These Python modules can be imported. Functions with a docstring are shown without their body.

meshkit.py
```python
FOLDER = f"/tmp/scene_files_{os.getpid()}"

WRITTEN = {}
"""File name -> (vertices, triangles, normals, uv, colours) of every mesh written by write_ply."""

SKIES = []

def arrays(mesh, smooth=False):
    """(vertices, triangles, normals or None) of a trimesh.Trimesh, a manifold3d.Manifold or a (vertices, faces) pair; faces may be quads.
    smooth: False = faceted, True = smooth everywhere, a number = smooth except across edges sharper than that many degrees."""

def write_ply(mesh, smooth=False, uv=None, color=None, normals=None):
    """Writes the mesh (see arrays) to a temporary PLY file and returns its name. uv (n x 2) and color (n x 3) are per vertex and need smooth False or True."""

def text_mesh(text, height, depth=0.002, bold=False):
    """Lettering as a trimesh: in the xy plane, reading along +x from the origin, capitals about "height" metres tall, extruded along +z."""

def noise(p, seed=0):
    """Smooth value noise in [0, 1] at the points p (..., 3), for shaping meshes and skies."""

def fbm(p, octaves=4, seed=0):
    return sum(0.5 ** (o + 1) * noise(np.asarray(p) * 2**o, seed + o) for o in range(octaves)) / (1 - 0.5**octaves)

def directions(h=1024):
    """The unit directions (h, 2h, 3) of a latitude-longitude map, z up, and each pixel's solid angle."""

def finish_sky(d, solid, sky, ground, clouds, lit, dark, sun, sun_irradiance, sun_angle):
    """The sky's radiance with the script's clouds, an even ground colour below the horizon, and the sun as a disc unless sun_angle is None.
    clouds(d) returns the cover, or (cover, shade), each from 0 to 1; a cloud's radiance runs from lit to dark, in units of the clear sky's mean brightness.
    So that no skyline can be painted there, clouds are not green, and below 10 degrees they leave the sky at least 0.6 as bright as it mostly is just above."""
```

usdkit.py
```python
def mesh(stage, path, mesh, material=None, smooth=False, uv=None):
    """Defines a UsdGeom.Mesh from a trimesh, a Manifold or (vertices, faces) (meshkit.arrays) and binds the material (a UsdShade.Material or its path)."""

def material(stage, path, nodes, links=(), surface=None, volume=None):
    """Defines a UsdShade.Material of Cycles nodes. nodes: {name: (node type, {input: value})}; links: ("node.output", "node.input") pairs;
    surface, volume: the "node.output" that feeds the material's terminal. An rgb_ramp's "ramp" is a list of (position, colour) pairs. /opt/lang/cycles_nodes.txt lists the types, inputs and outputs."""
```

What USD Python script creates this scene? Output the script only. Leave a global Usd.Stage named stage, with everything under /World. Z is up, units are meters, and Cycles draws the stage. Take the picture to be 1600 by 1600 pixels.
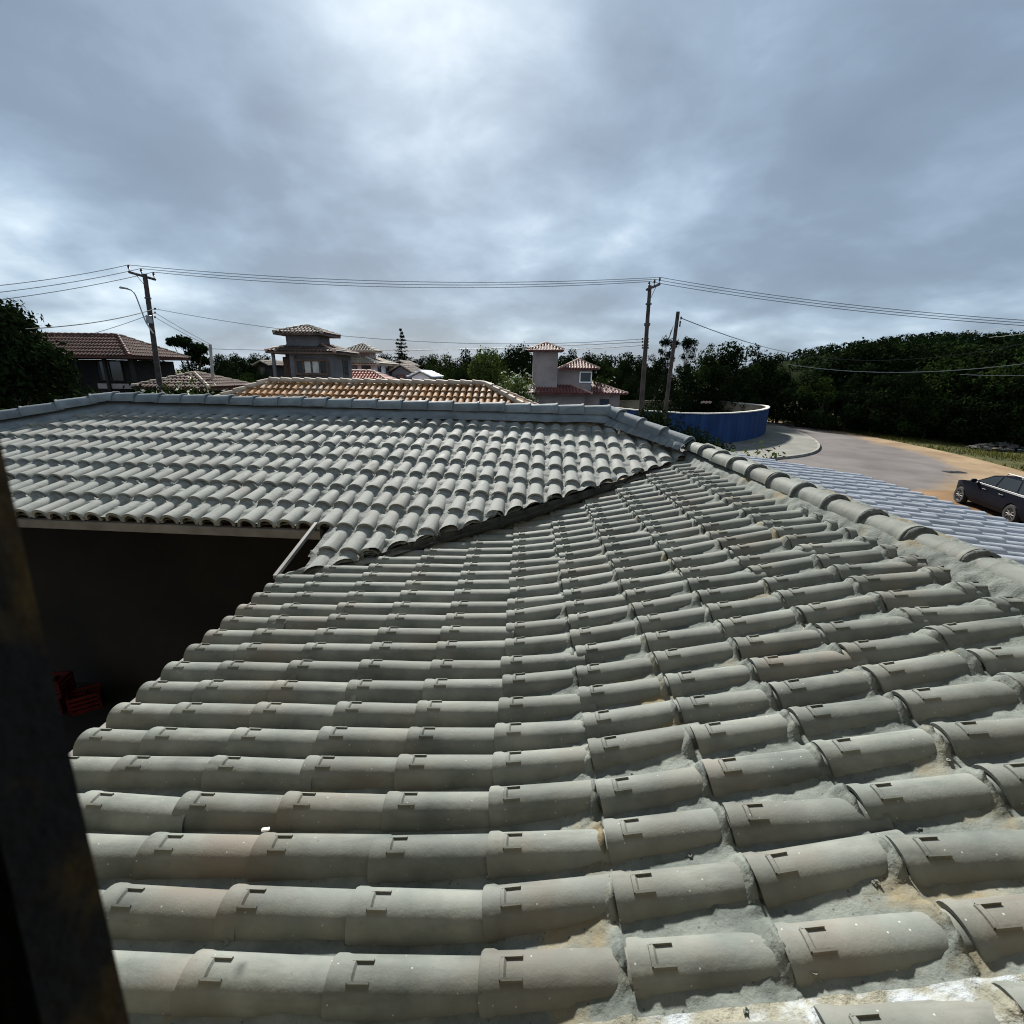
import math, random
import shapely, shapely.geometry as sg
import numpy as np
import trimesh, manifold3d, usdkit, meshkit
from pxr import Usd, UsdGeom, UsdLux, UsdShade, Gf, Sdf, Vt

stage = Usd.Stage.CreateInMemory()
UsdGeom.SetStageUpAxis(stage, "Z")
UsdGeom.SetStageMetersPerUnit(stage, 1.0)
UsdGeom.Xform.Define(stage, "/World")
UsdGeom.Scope.Define(stage, "/World/Looks")
PI = math.pi

# ------------------------------------------------------------------ camera, sky, sun, exposure
FPX, PITCH, YAW, ROLL = 740.0, 0.285, 0.026, 0.0135      # focal length for a picture 1600 wide; radians
GROUND = -4.7                                            # the eye is the origin, one storey above the yard

def ray(x, y):
    """Direction in the world through a point of the photograph (1600 x 1600)."""
    u, v = (x - 800) / FPX, (y - 800) / FPX
    cr, sr = math.cos(ROLL), math.sin(ROLL)
    u, v = cr * u + sr * v, -sr * u + cr * v
    fw, up = math.cos(PITCH) - math.sin(PITCH) * v, -math.sin(PITCH) - math.cos(PITCH) * v
    return np.array([math.cos(YAW) * u - math.sin(YAW) * fw, math.sin(YAW) * u + math.cos(YAW) * fw, up])

def at(x, y, Y):
    r = ray(x, y); return r * (Y / r[1])

def on_ground(x, y, z=GROUND):
    r = ray(x, y); return r * (z / r[2])

cam = UsdGeom.Camera.Define(stage, "/World/camera")
_f = ray(800, 800); _r = ray(1540, 800) - _f; _u = _f - ray(800, 1540)
cam.AddTransformOp().Set(Gf.Matrix4d(*_r, 0, *_u, 0, *(-_f), 0, 0, 0, 0, 1))
cam.CreateHorizontalApertureAttr(36.0)
cam.CreateVerticalApertureAttr(36.0)
cam.CreateFocalLengthAttr(36.0 * FPX / 1600)
cam.CreateFStopAttr(36.0 * FPX / 1600 / 2.6)
cam.CreateFocusDistanceAttr(3.2)
cam.CreateClippingRangeAttr((0.05, 5000.0))
EXPOSURE = 1.25
cam.CreateExposureAttr(EXPOSURE)

SUN_AZ, SUN_EL = math.radians(-10), math.radians(34)     # azimuth from +y towards +x
SUN_DIR = np.array([math.sin(SUN_AZ) * math.cos(SUN_EL), math.cos(SUN_AZ) * math.cos(SUN_EL), math.sin(SUN_EL)])
sun = UsdLux.DistantLight.Define(stage, "/World/sun")
sun.CreateNormalizeAttr(True)
sun.CreateIntensityAttr(1.25)
sun.CreateAngleAttr(4.0)
sun.CreateColorAttr(Gf.Vec3f(1.0, 0.965, 0.90))
_q = Gf.Rotation(Gf.Vec3d(0, 0, 1), Gf.Vec3d(*SUN_DIR)).GetQuat()
sun.AddOrientOp(UsdGeom.XformOp.PrecisionDouble).Set(Gf.Quatd(_q))

def material(name, nodes, links=(), surface=None, volume=None):
    return usdkit.material(stage, "/World/Looks/" + name, nodes, links, surface, volume)

CLOUD_LAYOUT = [(650, -10, 0, 16, 0.28), (740, 190, 0, 14, 0.09), (330, 170, 3, 19, -0.16), (90, 420, 0, 14, 0.16), (120, 20, 0, 15, -0.06), (1180, 330, 0, 24, -0.05), (1480, 120, 0, 22, -0.13), (650, 470, 0, 14, -0.06), (330, 490, 0, 9, 0.07)]
def sky_material():
    # overcast: a clear sky almost wholly covered by two layers of cloud, shaped by noise on the direction projected to a flat ceiling
    n = {
        "tc": ("texture_coordinate", {}), "sep": ("separate_xyz", {}),
        "sky": ("sky_texture", {"sky_type": "single_scattering", "sun_disc": False, "sun_elevation": SUN_EL, "sun_rotation": SUN_AZ}),
        "zz": ("math", {"math_type": "maximum", "value2": 0.0}), "zo": ("math", {"math_type": "add", "value2": 0.32}),
        "dx": ("math", {"math_type": "divide"}), "dy": ("math", {"math_type": "divide"}), "cv": ("combine_xyz", {"z": 0.0}),
        "m1": ("mapping", {"location": (1.35, 0.55, 0.0), "scale": (1.0, 1.0, 1.0)}),
        "n1": ("noise_texture", {"scale": 2.0, "detail": 6.0, "roughness": 0.48, "distortion": 0.2}),
        "m2": ("mapping", {"location": (4.1, 2.2, 0.0), "scale": (1.0, 1.0, 1.0), "rotation": (0, 0, 0.5)}),
        "n2": ("noise_texture", {"scale": 5.2, "detail": 9.0, "roughness": 0.6, "distortion": 0.3}),
        "w2": ("math", {"math_type": "multiply_add", "value2": 0.26, "value3": -0.13}),
        "sum": ("math", {"math_type": "add"}),
        "ramp": ("rgb_ramp", {"ramp": [(0.0, (0.125, 0.165, 0.218)), (0.34, (0.165, 0.218, 0.288)), (0.48, (0.215, 0.285, 0.370)), (0.60, (0.295, 0.382, 0.475)), (0.74, (0.46, 0.55, 0.63)), (0.90, (0.76, 0.83, 0.88)), (1.0, (0.9, 0.92, 0.93))]}),
        "sc": ("vector_math", {"math_type": "scale", "scale": 6.2}),
        "mix": ("mix_color", {"blend_type": "mix", "fac": 0.95, "use_clamp": False}),
        "bg": ("background_shader", {"strength": 0.1}),
    }
    last = "sum.value"
    l = []
    for k, (x, y, inner, outer, amount) in enumerate(CLOUD_LAYOUT):   # thin bright and thick dark regions of the cloud ceiling
        d = ray(x, y); d = d / np.linalg.norm(d)
        n[f"d{k}"] = ("vector_math", {"math_type": "dot_product", "vector2": tuple(map(float, d))})
        n[f"r{k}"] = ("map_range", {"range_type": "smoothstep", "from_min": math.cos(math.radians(outer)), "from_max": math.cos(math.radians(inner)), "to_min": 0.0, "to_max": amount, "clamp": True})
        n[f"a{k}"] = ("math", {"math_type": "add"})
        l += [("tc.generated", f"d{k}.vector1"), (f"d{k}.value", f"r{k}.value"), (last, f"a{k}.value1"), (f"r{k}.result", f"a{k}.value2")]
        last = f"a{k}.value"
    l += [("tc.generated", "sep.vector"), ("sep.z", "zz.value1"), ("zz.value", "zo.value1"), ("sep.x", "dx.value1"), ("zo.value", "dx.value2"), ("sep.y", "dy.value1"), ("zo.value", "dy.value2"),
         ("dx.value", "cv.x"), ("dy.value", "cv.y"), ("cv.vector", "m1.vector"), ("m1.vector", "n1.vector"), ("cv.vector", "m2.vector"), ("m2.vector", "n2.vector"),
         ("n2.fac", "w2.value1"), ("n1.fac", "sum.value1"), ("w2.value", "sum.value2"), (last, "ramp.fac"), ("ramp.color", "sc.vector1"), ("sky.color", "mix.a"), ("sc.vector", "mix.b"), ("mix.result", "bg.color")]
    return material("sky", n, l, "bg.background")

dome = UsdLux.DomeLight.Define(stage, "/World/sky")
UsdShade.MaterialBindingAPI.Apply(dome.GetPrim()).Bind(sky_material())
dome.GetPrim().SetCustomDataByKey("kind", "structure")

# ------------------------------------------------------------------ materials
def surf(name, dark, light, scale=3.0, rough=0.75, bump=0.0, bscale=60.0, detail=5.0, spec=0.3, vary=0.0, mid=None, lo=0.35, hi=0.65, extra=None, metallic=0.0, coat=0.0, speck=None, stain=None):
    """Two-tone noise in space, fine relief, optional object-to-object variation, specks and stains of another colour."""
    mid = mid or tuple((a + b) / 2 for a, b in zip(dark, light))
    n = {"g": ("geometry", {}), "n": ("noise_texture", {"scale": scale, "detail": detail, "roughness": 0.62}),
         "r": ("rgb_ramp", {"ramp": [(lo, dark), ((lo + hi) / 2, mid), (hi, light)]}),
         "p": ("principled_bsdf", {"roughness": rough, "specular_ior_level": spec, "metallic": metallic, "coat_weight": coat})}
    l = [("g.position", "n.vector"), ("n.fac", "r.fac")]
    col = "r.color"
    if stain:
        color, sscale, s0, s1 = stain
        n |= {"sn": ("noise_texture", {"scale": sscale, "detail": 4.0, "roughness": 0.6}), "sr": ("map_range", {"from_min": s0, "from_max": s1, "to_min": 0.0, "to_max": 0.8, "clamp": True}), "sm": ("mix_color", {"b": color})}
        l += [("g.position", "sn.vector"), ("sn.fac", "sr.value"), ("sr.result", "sm.fac"), (col, "sm.a")]
        col = "sm.result"
    if speck:
        color, kscale, k0 = speck
        n |= {"kv": ("voronoi_texture", {"scale": kscale}), "kr": ("map_range", {"from_min": k0, "from_max": k0 * 1.5, "to_min": 0.85, "to_max": 0.0, "clamp": True}), "km": ("mix_color", {"b": color})}
        l += [("g.position", "kv.vector"), ("kv.distance", "kr.value"), ("kr.result", "km.fac"), (col, "km.a")]
        col = "km.result"
    if vary:
        n |= {"o": ("object_info", {}), "om": ("map_range", {"from_min": 0.0, "from_max": 1.0, "to_min": 1 - vary, "to_max": 1 + vary}), "h": ("hsv", {})}
        l += [("o.random", "om.value"), ("om.result", "h.value"), (col, "h.color")]
        col = "h.color"
    l.append((col, "p.base_color"))
    if bump:
        n |= {"bn": ("noise_texture", {"scale": bscale, "detail": 4.0, "roughness": 0.6}), "b": ("bump", {"strength": bump, "distance": 0.01})}
        l += [("g.position", "bn.vector"), ("bn.fac", "b.height"), ("b.normal", "p.normal")]
    return material(name, n, l, "p.BSDF")

def tile_surf(name, dark, light, warm, warm_share=(0.52, 0.72), rough=0.7, vary=0.15, streak=(2.5, 15.0, 2.5)):
    """Moulded concrete tile: soft blotches, brownish wear, pale lichen specks, pits, each tile slightly off in tone."""
    n = {"g": ("geometry", {}), "o": ("object_info", {}), "isl": ("math", {"math_type": "add"}),
         "n": ("noise_texture", {"scale": 5.0, "detail": 6.0, "roughness": 0.6}), "r": ("rgb_ramp", {"ramp": [(0.32, dark), (0.68, light)]}),
         "wn": ("noise_texture", {"scale": 1.7, "detail": 5.0, "roughness": 0.6}), "wr": ("map_range", {"from_min": warm_share[0], "from_max": warm_share[1], "to_min": 0.0, "to_max": 0.7, "clamp": True}), "wm": ("mix_color", {"b": warm}),
         "kv": ("voronoi_texture", {"scale": 26.0}), "kr": ("map_range", {"from_min": 0.045, "from_max": 0.075, "to_min": 0.75, "to_max": 0.0, "clamp": True}), "km": ("mix_color", {"b": (0.36, 0.36, 0.34)}),
         "pv": ("noise_texture", {"scale": 75.0, "detail": 3.0, "roughness": 0.7}), "pr": ("map_range", {"from_min": 0.66, "from_max": 0.74, "to_min": 0.0, "to_max": 0.55, "clamp": True}), "pm": ("mix_color", {"b": (0.05, 0.052, 0.048)}),
         "om": ("map_range", {"from_min": 0.0, "from_max": 1.0, "to_min": 1 - vary, "to_max": 1 + vary}), "h": ("hsv", {}),
         "bn": ("noise_texture", {"scale": 140.0, "detail": 4.0, "roughness": 0.65}), "b2": ("noise_texture", {"scale": 22.0, "detail": 3.0}), "bs": ("math", {"math_type": "multiply_add", "value2": 2.5}), "b": ("bump", {"strength": 0.13, "distance": 0.006}),
         "rr": ("map_range", {"from_min": 0.3, "from_max": 0.7, "to_min": rough - 0.1, "to_max": rough + 0.15}),
         "p": ("principled_bsdf", {"specular_ior_level": 0.12})}
    n |= {"st": ("mapping", {"scale": streak}), "sn": ("noise_texture", {"scale": 1.0, "detail": 5.0, "roughness": 0.62}), "sr": ("map_range", {"from_min": 0.52, "from_max": 0.74, "to_min": 0.0, "to_max": 0.55, "clamp": True}), "sm": ("mix_color", {"b": tuple(0.42 * q for q in dark)})}
    l = [("g.position", "st.vector"), ("st.vector", "sn.vector"), ("sn.fac", "sr.value"), ("sr.result", "sm.fac"), ("r.color", "sm.a"), ("g.position", "n.vector"), ("n.fac", "r.fac"), ("g.position", "wn.vector"), ("wn.fac", "wr.value"), ("wr.result", "wm.fac"), ("sm.result", "wm.a"),
         ("g.position", "kv.vector"), ("kv.distance", "kr.value"), ("kr.result", "km.fac"), ("wm.result", "km.a"), ("g.position", "pv.vector"), ("pv.fac", "pr.value"), ("pr.result", "pm.fac"), ("km.result", "pm.a"),
         ("o.random", "isl.value1"), ("g.random_per_island", "isl.value2"), ("isl.value", "om.value"), ("om.result", "h.value"), ("pm.result", "h.color"), ("h.color", "p.base_color"),
         ("g.position", "bn.vector"), ("g.position", "b2.vector"), ("b2.fac", "bs.value1"), ("bn.fac", "bs.value3"), ("bs.value", "b.height"), ("b.normal", "p.normal"), ("n.fac", "rr.value"), ("rr.result", "p.roughness")]
    return material(name, n, l, "p.BSDF")

def leaf_surf(name, dark, light, trans=0.25, vary=0.25):
    n = {"g": ("geometry", {}), "o": ("object_info", {}), "n": ("noise_texture", {"scale": 0.9, "detail": 3.0}),
         "r": ("rgb_ramp", {"ramp": [(0.3, dark), (0.7, light)]}), "mr": ("map_range", {"from_min": 0.0, "from_max": 1.0, "to_min": 1 - vary, "to_max": 1 + vary}), "h": ("hsv", {}),
         "p": ("principled_bsdf", {"roughness": 0.7, "specular_ior_level": 0.0}), "t": ("translucent_bsdf", {}), "m": ("mix_closure", {"fac": trans})}
    l = [("g.position", "n.vector"), ("n.fac", "r.fac"), ("g.random_per_island", "mr.value"), ("mr.result", "h.value"), ("r.color", "h.color"), ("h.color", "p.base_color"), ("h.color", "t.color"), ("p.BSDF", "m.closure1"), ("t.BSDF", "m.closure2")]
    return material(name, n, l, "m.closure")

M = {}
M["tile"] = tile_surf("grey_roof_tile", (0.086, 0.098, 0.090), (0.160, 0.169, 0.152), (0.122, 0.102, 0.082))
M["tile_far"] = tile_surf("grey_roof_tile_back_wing", (0.150, 0.162, 0.153), (0.24, 0.251, 0.236), (0.175, 0.162, 0.144), rough=0.8, streak=(15.0, 2.5, 2.5))
M["tile_pale"] = tile_surf("pale_blue_grey_roof_tile", (0.22, 0.245, 0.285), (0.33, 0.36, 0.41), (0.24, 0.25, 0.27), rough=0.5)  # pale blue paints in the sky reflected at a grazing view
M["tile_blue"] = tile_surf("blue_grey_ridge_tile", (0.085, 0.105, 0.120), (0.145, 0.170, 0.185), (0.11, 0.12, 0.125), rough=0.75)
M["mortar"] = surf("grey_mortar", (0.066, 0.078, 0.071), (0.140, 0.153, 0.137), 6.0, 0.85, 0.45, 70.0, 8.0, 0.2, stain=((0.16, 0.12, 0.055), 2.6, 0.57, 0.70), speck=((0.05, 0.05, 0.05), 38.0, 0.10))
M["mortar_dark"] = surf("dark_ridge_mortar", (0.05, 0.056, 0.056), (0.10, 0.108, 0.104), 9.0, 0.9, 0.8, 60.0, 8.0, 0.15)  # darker mix paints shade into the ridge collars; also lines the valley gutter
M["mortar_far"] = surf("grey_mortar_back_wing", (0.105, 0.115, 0.108), (0.185, 0.196, 0.182), 6.0, 0.85, 0.6, 60.0, 8.0, 0.2)
M["mortar_white"] = surf("white_splashed_mortar", (0.13, 0.128, 0.098), (0.23, 0.222, 0.172), 7.0, 0.8, 0.9, 50.0, 8.0, 0.25, stain=((0.30, 0.335, 0.36), 5.5, 0.50, 0.60))
M["orange"] = tile_surf("orange_clay_tile", (0.18, 0.085, 0.032), (0.38, 0.20, 0.085), (0.42, 0.32, 0.225), (0.50, 0.66), 0.7, 0.32)
M["orange_bed"] = surf("dark_clay_channel", (0.05, 0.024, 0.014), (0.10, 0.05, 0.026), 3.0)
M["clay_ridge"] = surf("pale_clay_ridge", (0.22, 0.165, 0.12), (0.38, 0.30, 0.23), 3.0, vary=0.15)
M["brown_roof"] = surf("weathered_red_brown_roof", (0.040, 0.017, 0.011), (0.095, 0.038, 0.024), 0.9, 0.8, 0.4, 12.0, vary=0.05)
M["dark_roof"] = surf("dark_brown_roof", (0.05, 0.033, 0.027), (0.12, 0.08, 0.06), 1.2, 0.8)
M["red_roof"] = surf("red_roof", (0.26, 0.075, 0.045), (0.40, 0.13, 0.08), 1.4, 0.75)
M["maroon_roof"] = surf("maroon_roof", (0.07, 0.018, 0.020), (0.14, 0.042, 0.038), 1.3, 0.7)
M["maroon_rib"] = surf("maroon_rib", (0.10, 0.034, 0.032), (0.24, 0.11, 0.09), 0.5, 0.7)
M["pink_cap"] = surf("pale_pink_tile", (0.28, 0.165, 0.13), (0.44, 0.29, 0.23), 1.5, 0.7)
M["tan_roof"] = surf("tan_roof", (0.19, 0.155, 0.115), (0.32, 0.265, 0.20), 1.4, 0.8)
M["grey_render"] = surf("grey_render", (0.075, 0.075, 0.082), (0.135, 0.135, 0.146), 0.9, 0.9, 0.2, 20.0)
M["dark_render"] = surf("dark_wall", (0.007, 0.0065, 0.0065), (0.017, 0.015, 0.014), 0.7, 0.9)  # on courtyard floor and veranda wall the near-black tone stands for deep shade
M["white_render"] = surf("white_render", (0.42, 0.45, 0.50), (0.60, 0.63, 0.67), 0.6, 0.9)
M["taupe_render"] = surf("taupe_render", (0.19, 0.155, 0.148), (0.27, 0.225, 0.215), 0.7, 0.9, 0.15, 15.0)
M["white_paint"] = surf("white_paint", (0.62, 0.63, 0.64), (0.78, 0.79, 0.8), 2.0, 0.5)
M["bright_white"] = surf("bright_white_paint", (0.75, 0.77, 0.8), (0.82, 0.83, 0.85), 2.0, 0.5)
M["beige_wall"] = surf("beige_wall_render", (0.20, 0.155, 0.10), (0.31, 0.25, 0.17), 0.5, 0.9, 0.15, 12.0)
M["blue_wall"] = material("blue_wall_paint", {"g": ("geometry", {}), "m": ("mapping", {"scale": (1.6, 1.6, 0.22)}), "n": ("noise_texture", {"scale": 1.0, "detail": 6.0, "roughness": 0.65}), "r": ("rgb_ramp", {"ramp": [(0.3, (0.003, 0.013, 0.045)), (0.5, (0.006, 0.025, 0.085)), (0.72, (0.016, 0.045, 0.115))]}),
    "n2": ("noise_texture", {"scale": 0.8, "detail": 6.0, "roughness": 0.7}), "r2": ("map_range", {"from_min": 0.56, "from_max": 0.72, "to_min": 0.0, "to_max": 0.45, "clamp": True}), "x": ("mix_color", {"b": (0.03, 0.04, 0.05)}), "p": ("principled_bsdf", {"roughness": 0.75, "specular_ior_level": 0.2})},
    [("g.position", "m.vector"), ("m.vector", "n.vector"), ("n.fac", "r.fac"), ("g.position", "n2.vector"), ("n2.fac", "r2.value"), ("r2.result", "x.fac"), ("r.color", "x.a"), ("x.result", "p.base_color")], "p.BSDF")
M["coping"] = surf("pale_coping", (0.40, 0.37, 0.32), (0.58, 0.55, 0.49), 1.0, 0.9)
M["wood_pole"] = surf("weathered_pole_wood", (0.028, 0.021, 0.019), (0.065, 0.050, 0.045), 2.5, 0.85, 0.5, 40.0)
M["concrete"] = surf("concrete_pole", (0.22, 0.20, 0.18), (0.34, 0.32, 0.29), 2.0, 0.9, 0.2, 30.0)
M["dark_metal"] = surf("dark_metal", (0.03, 0.03, 0.032), (0.06, 0.06, 0.062), 4.0, 0.5)
M["grey_metal"] = surf("grey_metal", (0.18, 0.19, 0.20), (0.28, 0.29, 0.30), 4.0, 0.45)
M["insulator"] = surf("glazed_insulator", (0.03, 0.02, 0.018), (0.055, 0.035, 0.03), 6.0, 0.25, spec=0.5)
M["cable"] = surf("black_cable", (0.012, 0.012, 0.013), (0.02, 0.02, 0.021), 6.0, 0.6)
M["brown_wood"] = surf("brown_joinery", (0.05, 0.028, 0.018), (0.10, 0.055, 0.036), 5.0, 0.6)
M["dark_wood"] = surf("dark_veranda_joinery", (0.006, 0.004, 0.003), (0.013, 0.009, 0.007), 5.0, 0.7)
M["glass"] = surf("window_glass", (0.02, 0.024, 0.028), (0.035, 0.04, 0.045), 1.0, 0.08, spec=0.7)
M["curtain"] = surf("pale_curtain", (0.30, 0.29, 0.28), (0.46, 0.45, 0.42), 3.0, 0.9)
M["gutter"] = surf("grey_gutter", (0.10, 0.096, 0.09), (0.17, 0.163, 0.152), 3.0, 0.6)
M["asphalt"] = material("worn_asphalt", {
    "g": ("geometry", {}), "n": ("noise_texture", {"scale": 0.35, "detail": 8.0, "roughness": 0.62}), "r": ("rgb_ramp", {"ramp": [(0.35, (0.072, 0.063, 0.060)), (0.65, (0.12, 0.106, 0.100))]}),
    "s": ("noise_texture", {"scale": 0.5, "detail": 8.0, "roughness": 0.62}), "sr": ("rgb_ramp", {"ramp": [(0.35, (0.145, 0.095, 0.05)), (0.65, (0.22, 0.155, 0.09))]}),
    "a": ("attribute", {"attribute": "drift"}), "k": ("noise_texture", {"scale": 1.6, "detail": 8.0, "roughness": 0.7}), "km": ("math", {"math_type": "multiply_add", "value2": 1.1, "value3": -0.55}), "ka": ("math", {"math_type": "add"}),
    "kr": ("map_range", {"from_min": 0.25, "from_max": 0.85, "to_min": 0.0, "to_max": 1.0, "clamp": True}), "m": ("mix_color", {}),
    "bn": ("noise_texture", {"scale": 20.0, "detail": 4.0}), "b": ("bump", {"strength": 0.3, "distance": 0.01}), "p": ("principled_bsdf", {"roughness": 0.9, "specular_ior_level": 0.2})},
    [("g.position", "n.vector"), ("n.fac", "r.fac"), ("g.position", "s.vector"), ("s.fac", "sr.fac"), ("g.position", "k.vector"), ("k.fac", "km.value1"), ("km.value", "ka.value1"), ("a.fac", "ka.value2"), ("ka.value", "kr.value"), ("kr.result", "m.fac"),
     ("r.color", "m.a"), ("sr.color", "m.b"), ("m.result", "p.base_color"), ("g.position", "bn.vector"), ("bn.fac", "b.height"), ("b.normal", "p.normal")], "p.BSDF")
M["dirt"] = surf("orange_dirt", (0.11, 0.062, 0.030), (0.20, 0.125, 0.068), 0.45, 0.95, 0.4, 14.0, 8.0, 0.1)
M["sand"] = surf("pale_sandy_track", (0.17, 0.115, 0.066), (0.25, 0.18, 0.108), 0.5, 0.95, 0.3, 14.0, 8.0, 0.1)
M["pavement"] = surf("grey_concrete_pavement", (0.095, 0.094, 0.080), (0.145, 0.142, 0.122), 0.8, 0.9, 0.2, 18.0, 7.0)
M["kerb"] = surf("kerb_concrete", (0.13, 0.12, 0.105), (0.22, 0.205, 0.18), 1.5, 0.9)
M["soil"] = surf("dark_soil_and_litter", (0.035, 0.033, 0.016), (0.085, 0.078, 0.035), 0.5, 0.95, 0.4, 8.0, 7.0, 0.1)
M["verge"] = surf("verge_ground", (0.03, 0.033, 0.010), (0.07, 0.066, 0.022), 0.6, 0.95, 0.4, 9.0, 7.0, 0.1)
M["grass"] = leaf_surf("verge_grass", (0.04, 0.048, 0.010), (0.10, 0.10, 0.025), 0.35)
M["leaf_dark"] = leaf_surf("dark_leaves", (0.009, 0.016, 0.007), (0.022, 0.036, 0.012), 0.08, 0.3)
M["leaf_mid"] = leaf_surf("mid_green_leaves", (0.018, 0.032, 0.010), (0.042, 0.068, 0.018), 0.2, 0.35)
M["leaf_light"] = leaf_surf("light_green_leaves", (0.05, 0.078, 0.018), (0.115, 0.150, 0.045), 0.3, 0.4)
M["hill_leaf"] = leaf_surf("far_wood_leaves", (0.008, 0.016, 0.007), (0.020, 0.034, 0.012), 0.1, 0.3)
M["hill_soil"] = surf("dark_wood_floor", (0.008, 0.012, 0.006), (0.016, 0.022, 0.01), 0.5, 1.0, spec=0.0)
M["leaf_needle"] = leaf_surf("needle_foliage", (0.016, 0.026, 0.018), (0.034, 0.05, 0.03), 0.12, 0.4)
M["flower"] = surf("pale_flowers", (0.42, 0.43, 0.28), (0.62, 0.62, 0.47), 8.0, 0.8)
M["bark"] = surf("bark", (0.035, 0.027, 0.02), (0.085, 0.065, 0.05), 3.0, 0.95, 0.5, 20.0)
M["pale_bark"] = surf("pale_bark", (0.30, 0.27, 0.24), (0.45, 0.42, 0.38), 3.0, 0.9)
M["car_paint"] = surf("black_car_paint", (0.004, 0.005, 0.008), (0.006, 0.007, 0.011), 1.0, 0.2, spec=0.035)
M["car_glass"] = surf("car_glass", (0.006, 0.009, 0.01), (0.01, 0.013, 0.014), 1.0, 0.06, spec=0.35)
M["chrome"] = surf("bright_trim", (0.14, 0.142, 0.145), (0.18, 0.182, 0.185), 1.0, 0.5)
M["alloy"] = surf("alloy_wheel", (0.13, 0.12, 0.115), (0.19, 0.18, 0.17), 3.0, 0.6)
M["rubber"] = surf("tyre_rubber", (0.012, 0.012, 0.012), (0.022, 0.022, 0.022), 5.0, 0.85)
M["lamp_lens"] = surf("lamp_lens", (0.45, 0.5, 0.48), (0.6, 0.65, 0.62), 3.0, 0.1, spec=0.6)
M["tail_lens"] = surf("red_lens", (0.22, 0.012, 0.01), (0.3, 0.02, 0.015), 3.0, 0.15, spec=0.6)
M["red_plastic"] = surf("red_plastic", (0.04, 0.003, 0.004), (0.07, 0.005, 0.006), 3.0, 0.5)
M["frame_wood"] = surf("dark_stained_frame", (0.0006, 0.0005, 0.0005), (0.0018, 0.0014, 0.001), 9.0, 0.75, 0.4, 60.0)  # near-black colour holds the shade of the dark room over the stain
M["frame_edge"] = surf("rust_stained_frame_edge", (0.003, 0.002, 0.001), (0.13, 0.072, 0.008), 11.0, 0.8, 0.5, 60.0, lo=0.48, hi=0.72)
M["dry_leaf"] = surf("dry_leaf", (0.28, 0.19, 0.08), (0.44, 0.33, 0.17), 30.0, 0.8)
M["rubble"] = surf("rubble", (0.03, 0.027, 0.022), (0.10, 0.092, 0.08), 2.0, 0.95, 0.4, 15.0)
M["own_wall"] = surf("upper_storey_wall", (0.13, 0.10, 0.055), (0.19, 0.15, 0.085), 1.5, 0.9)

# ------------------------------------------------------------------ helpers
used = {}
def path_for(name, parent=None):
    base = (parent.GetPath().pathString if parent else "/World") + "/" + name
    n = used.get(base, 0); used[base] = n + 1
    return base if n == 0 else f"{base}_{n:03d}"

def tag(p, label=None, cat=None, group=None, kind=None):
    p = p.GetPrim() if hasattr(p, "GetPrim") else p
    for k, v in (("label", label), ("category", cat), ("group", group), ("kind", kind)):
        if v: p.SetCustomDataByKey(k, v)
    return p

def thing(name, label, cat, loc=(0, 0, 0), rotz=0.0, group=None):
    x = UsdGeom.Xform.Define(stage, path_for(name))
    x.AddTranslateOp().Set(Gf.Vec3d(*map(float, loc)))
    if rotz: x.AddRotateZOp().Set(math.degrees(rotz))
    return tag(x, label, cat, group)

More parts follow.
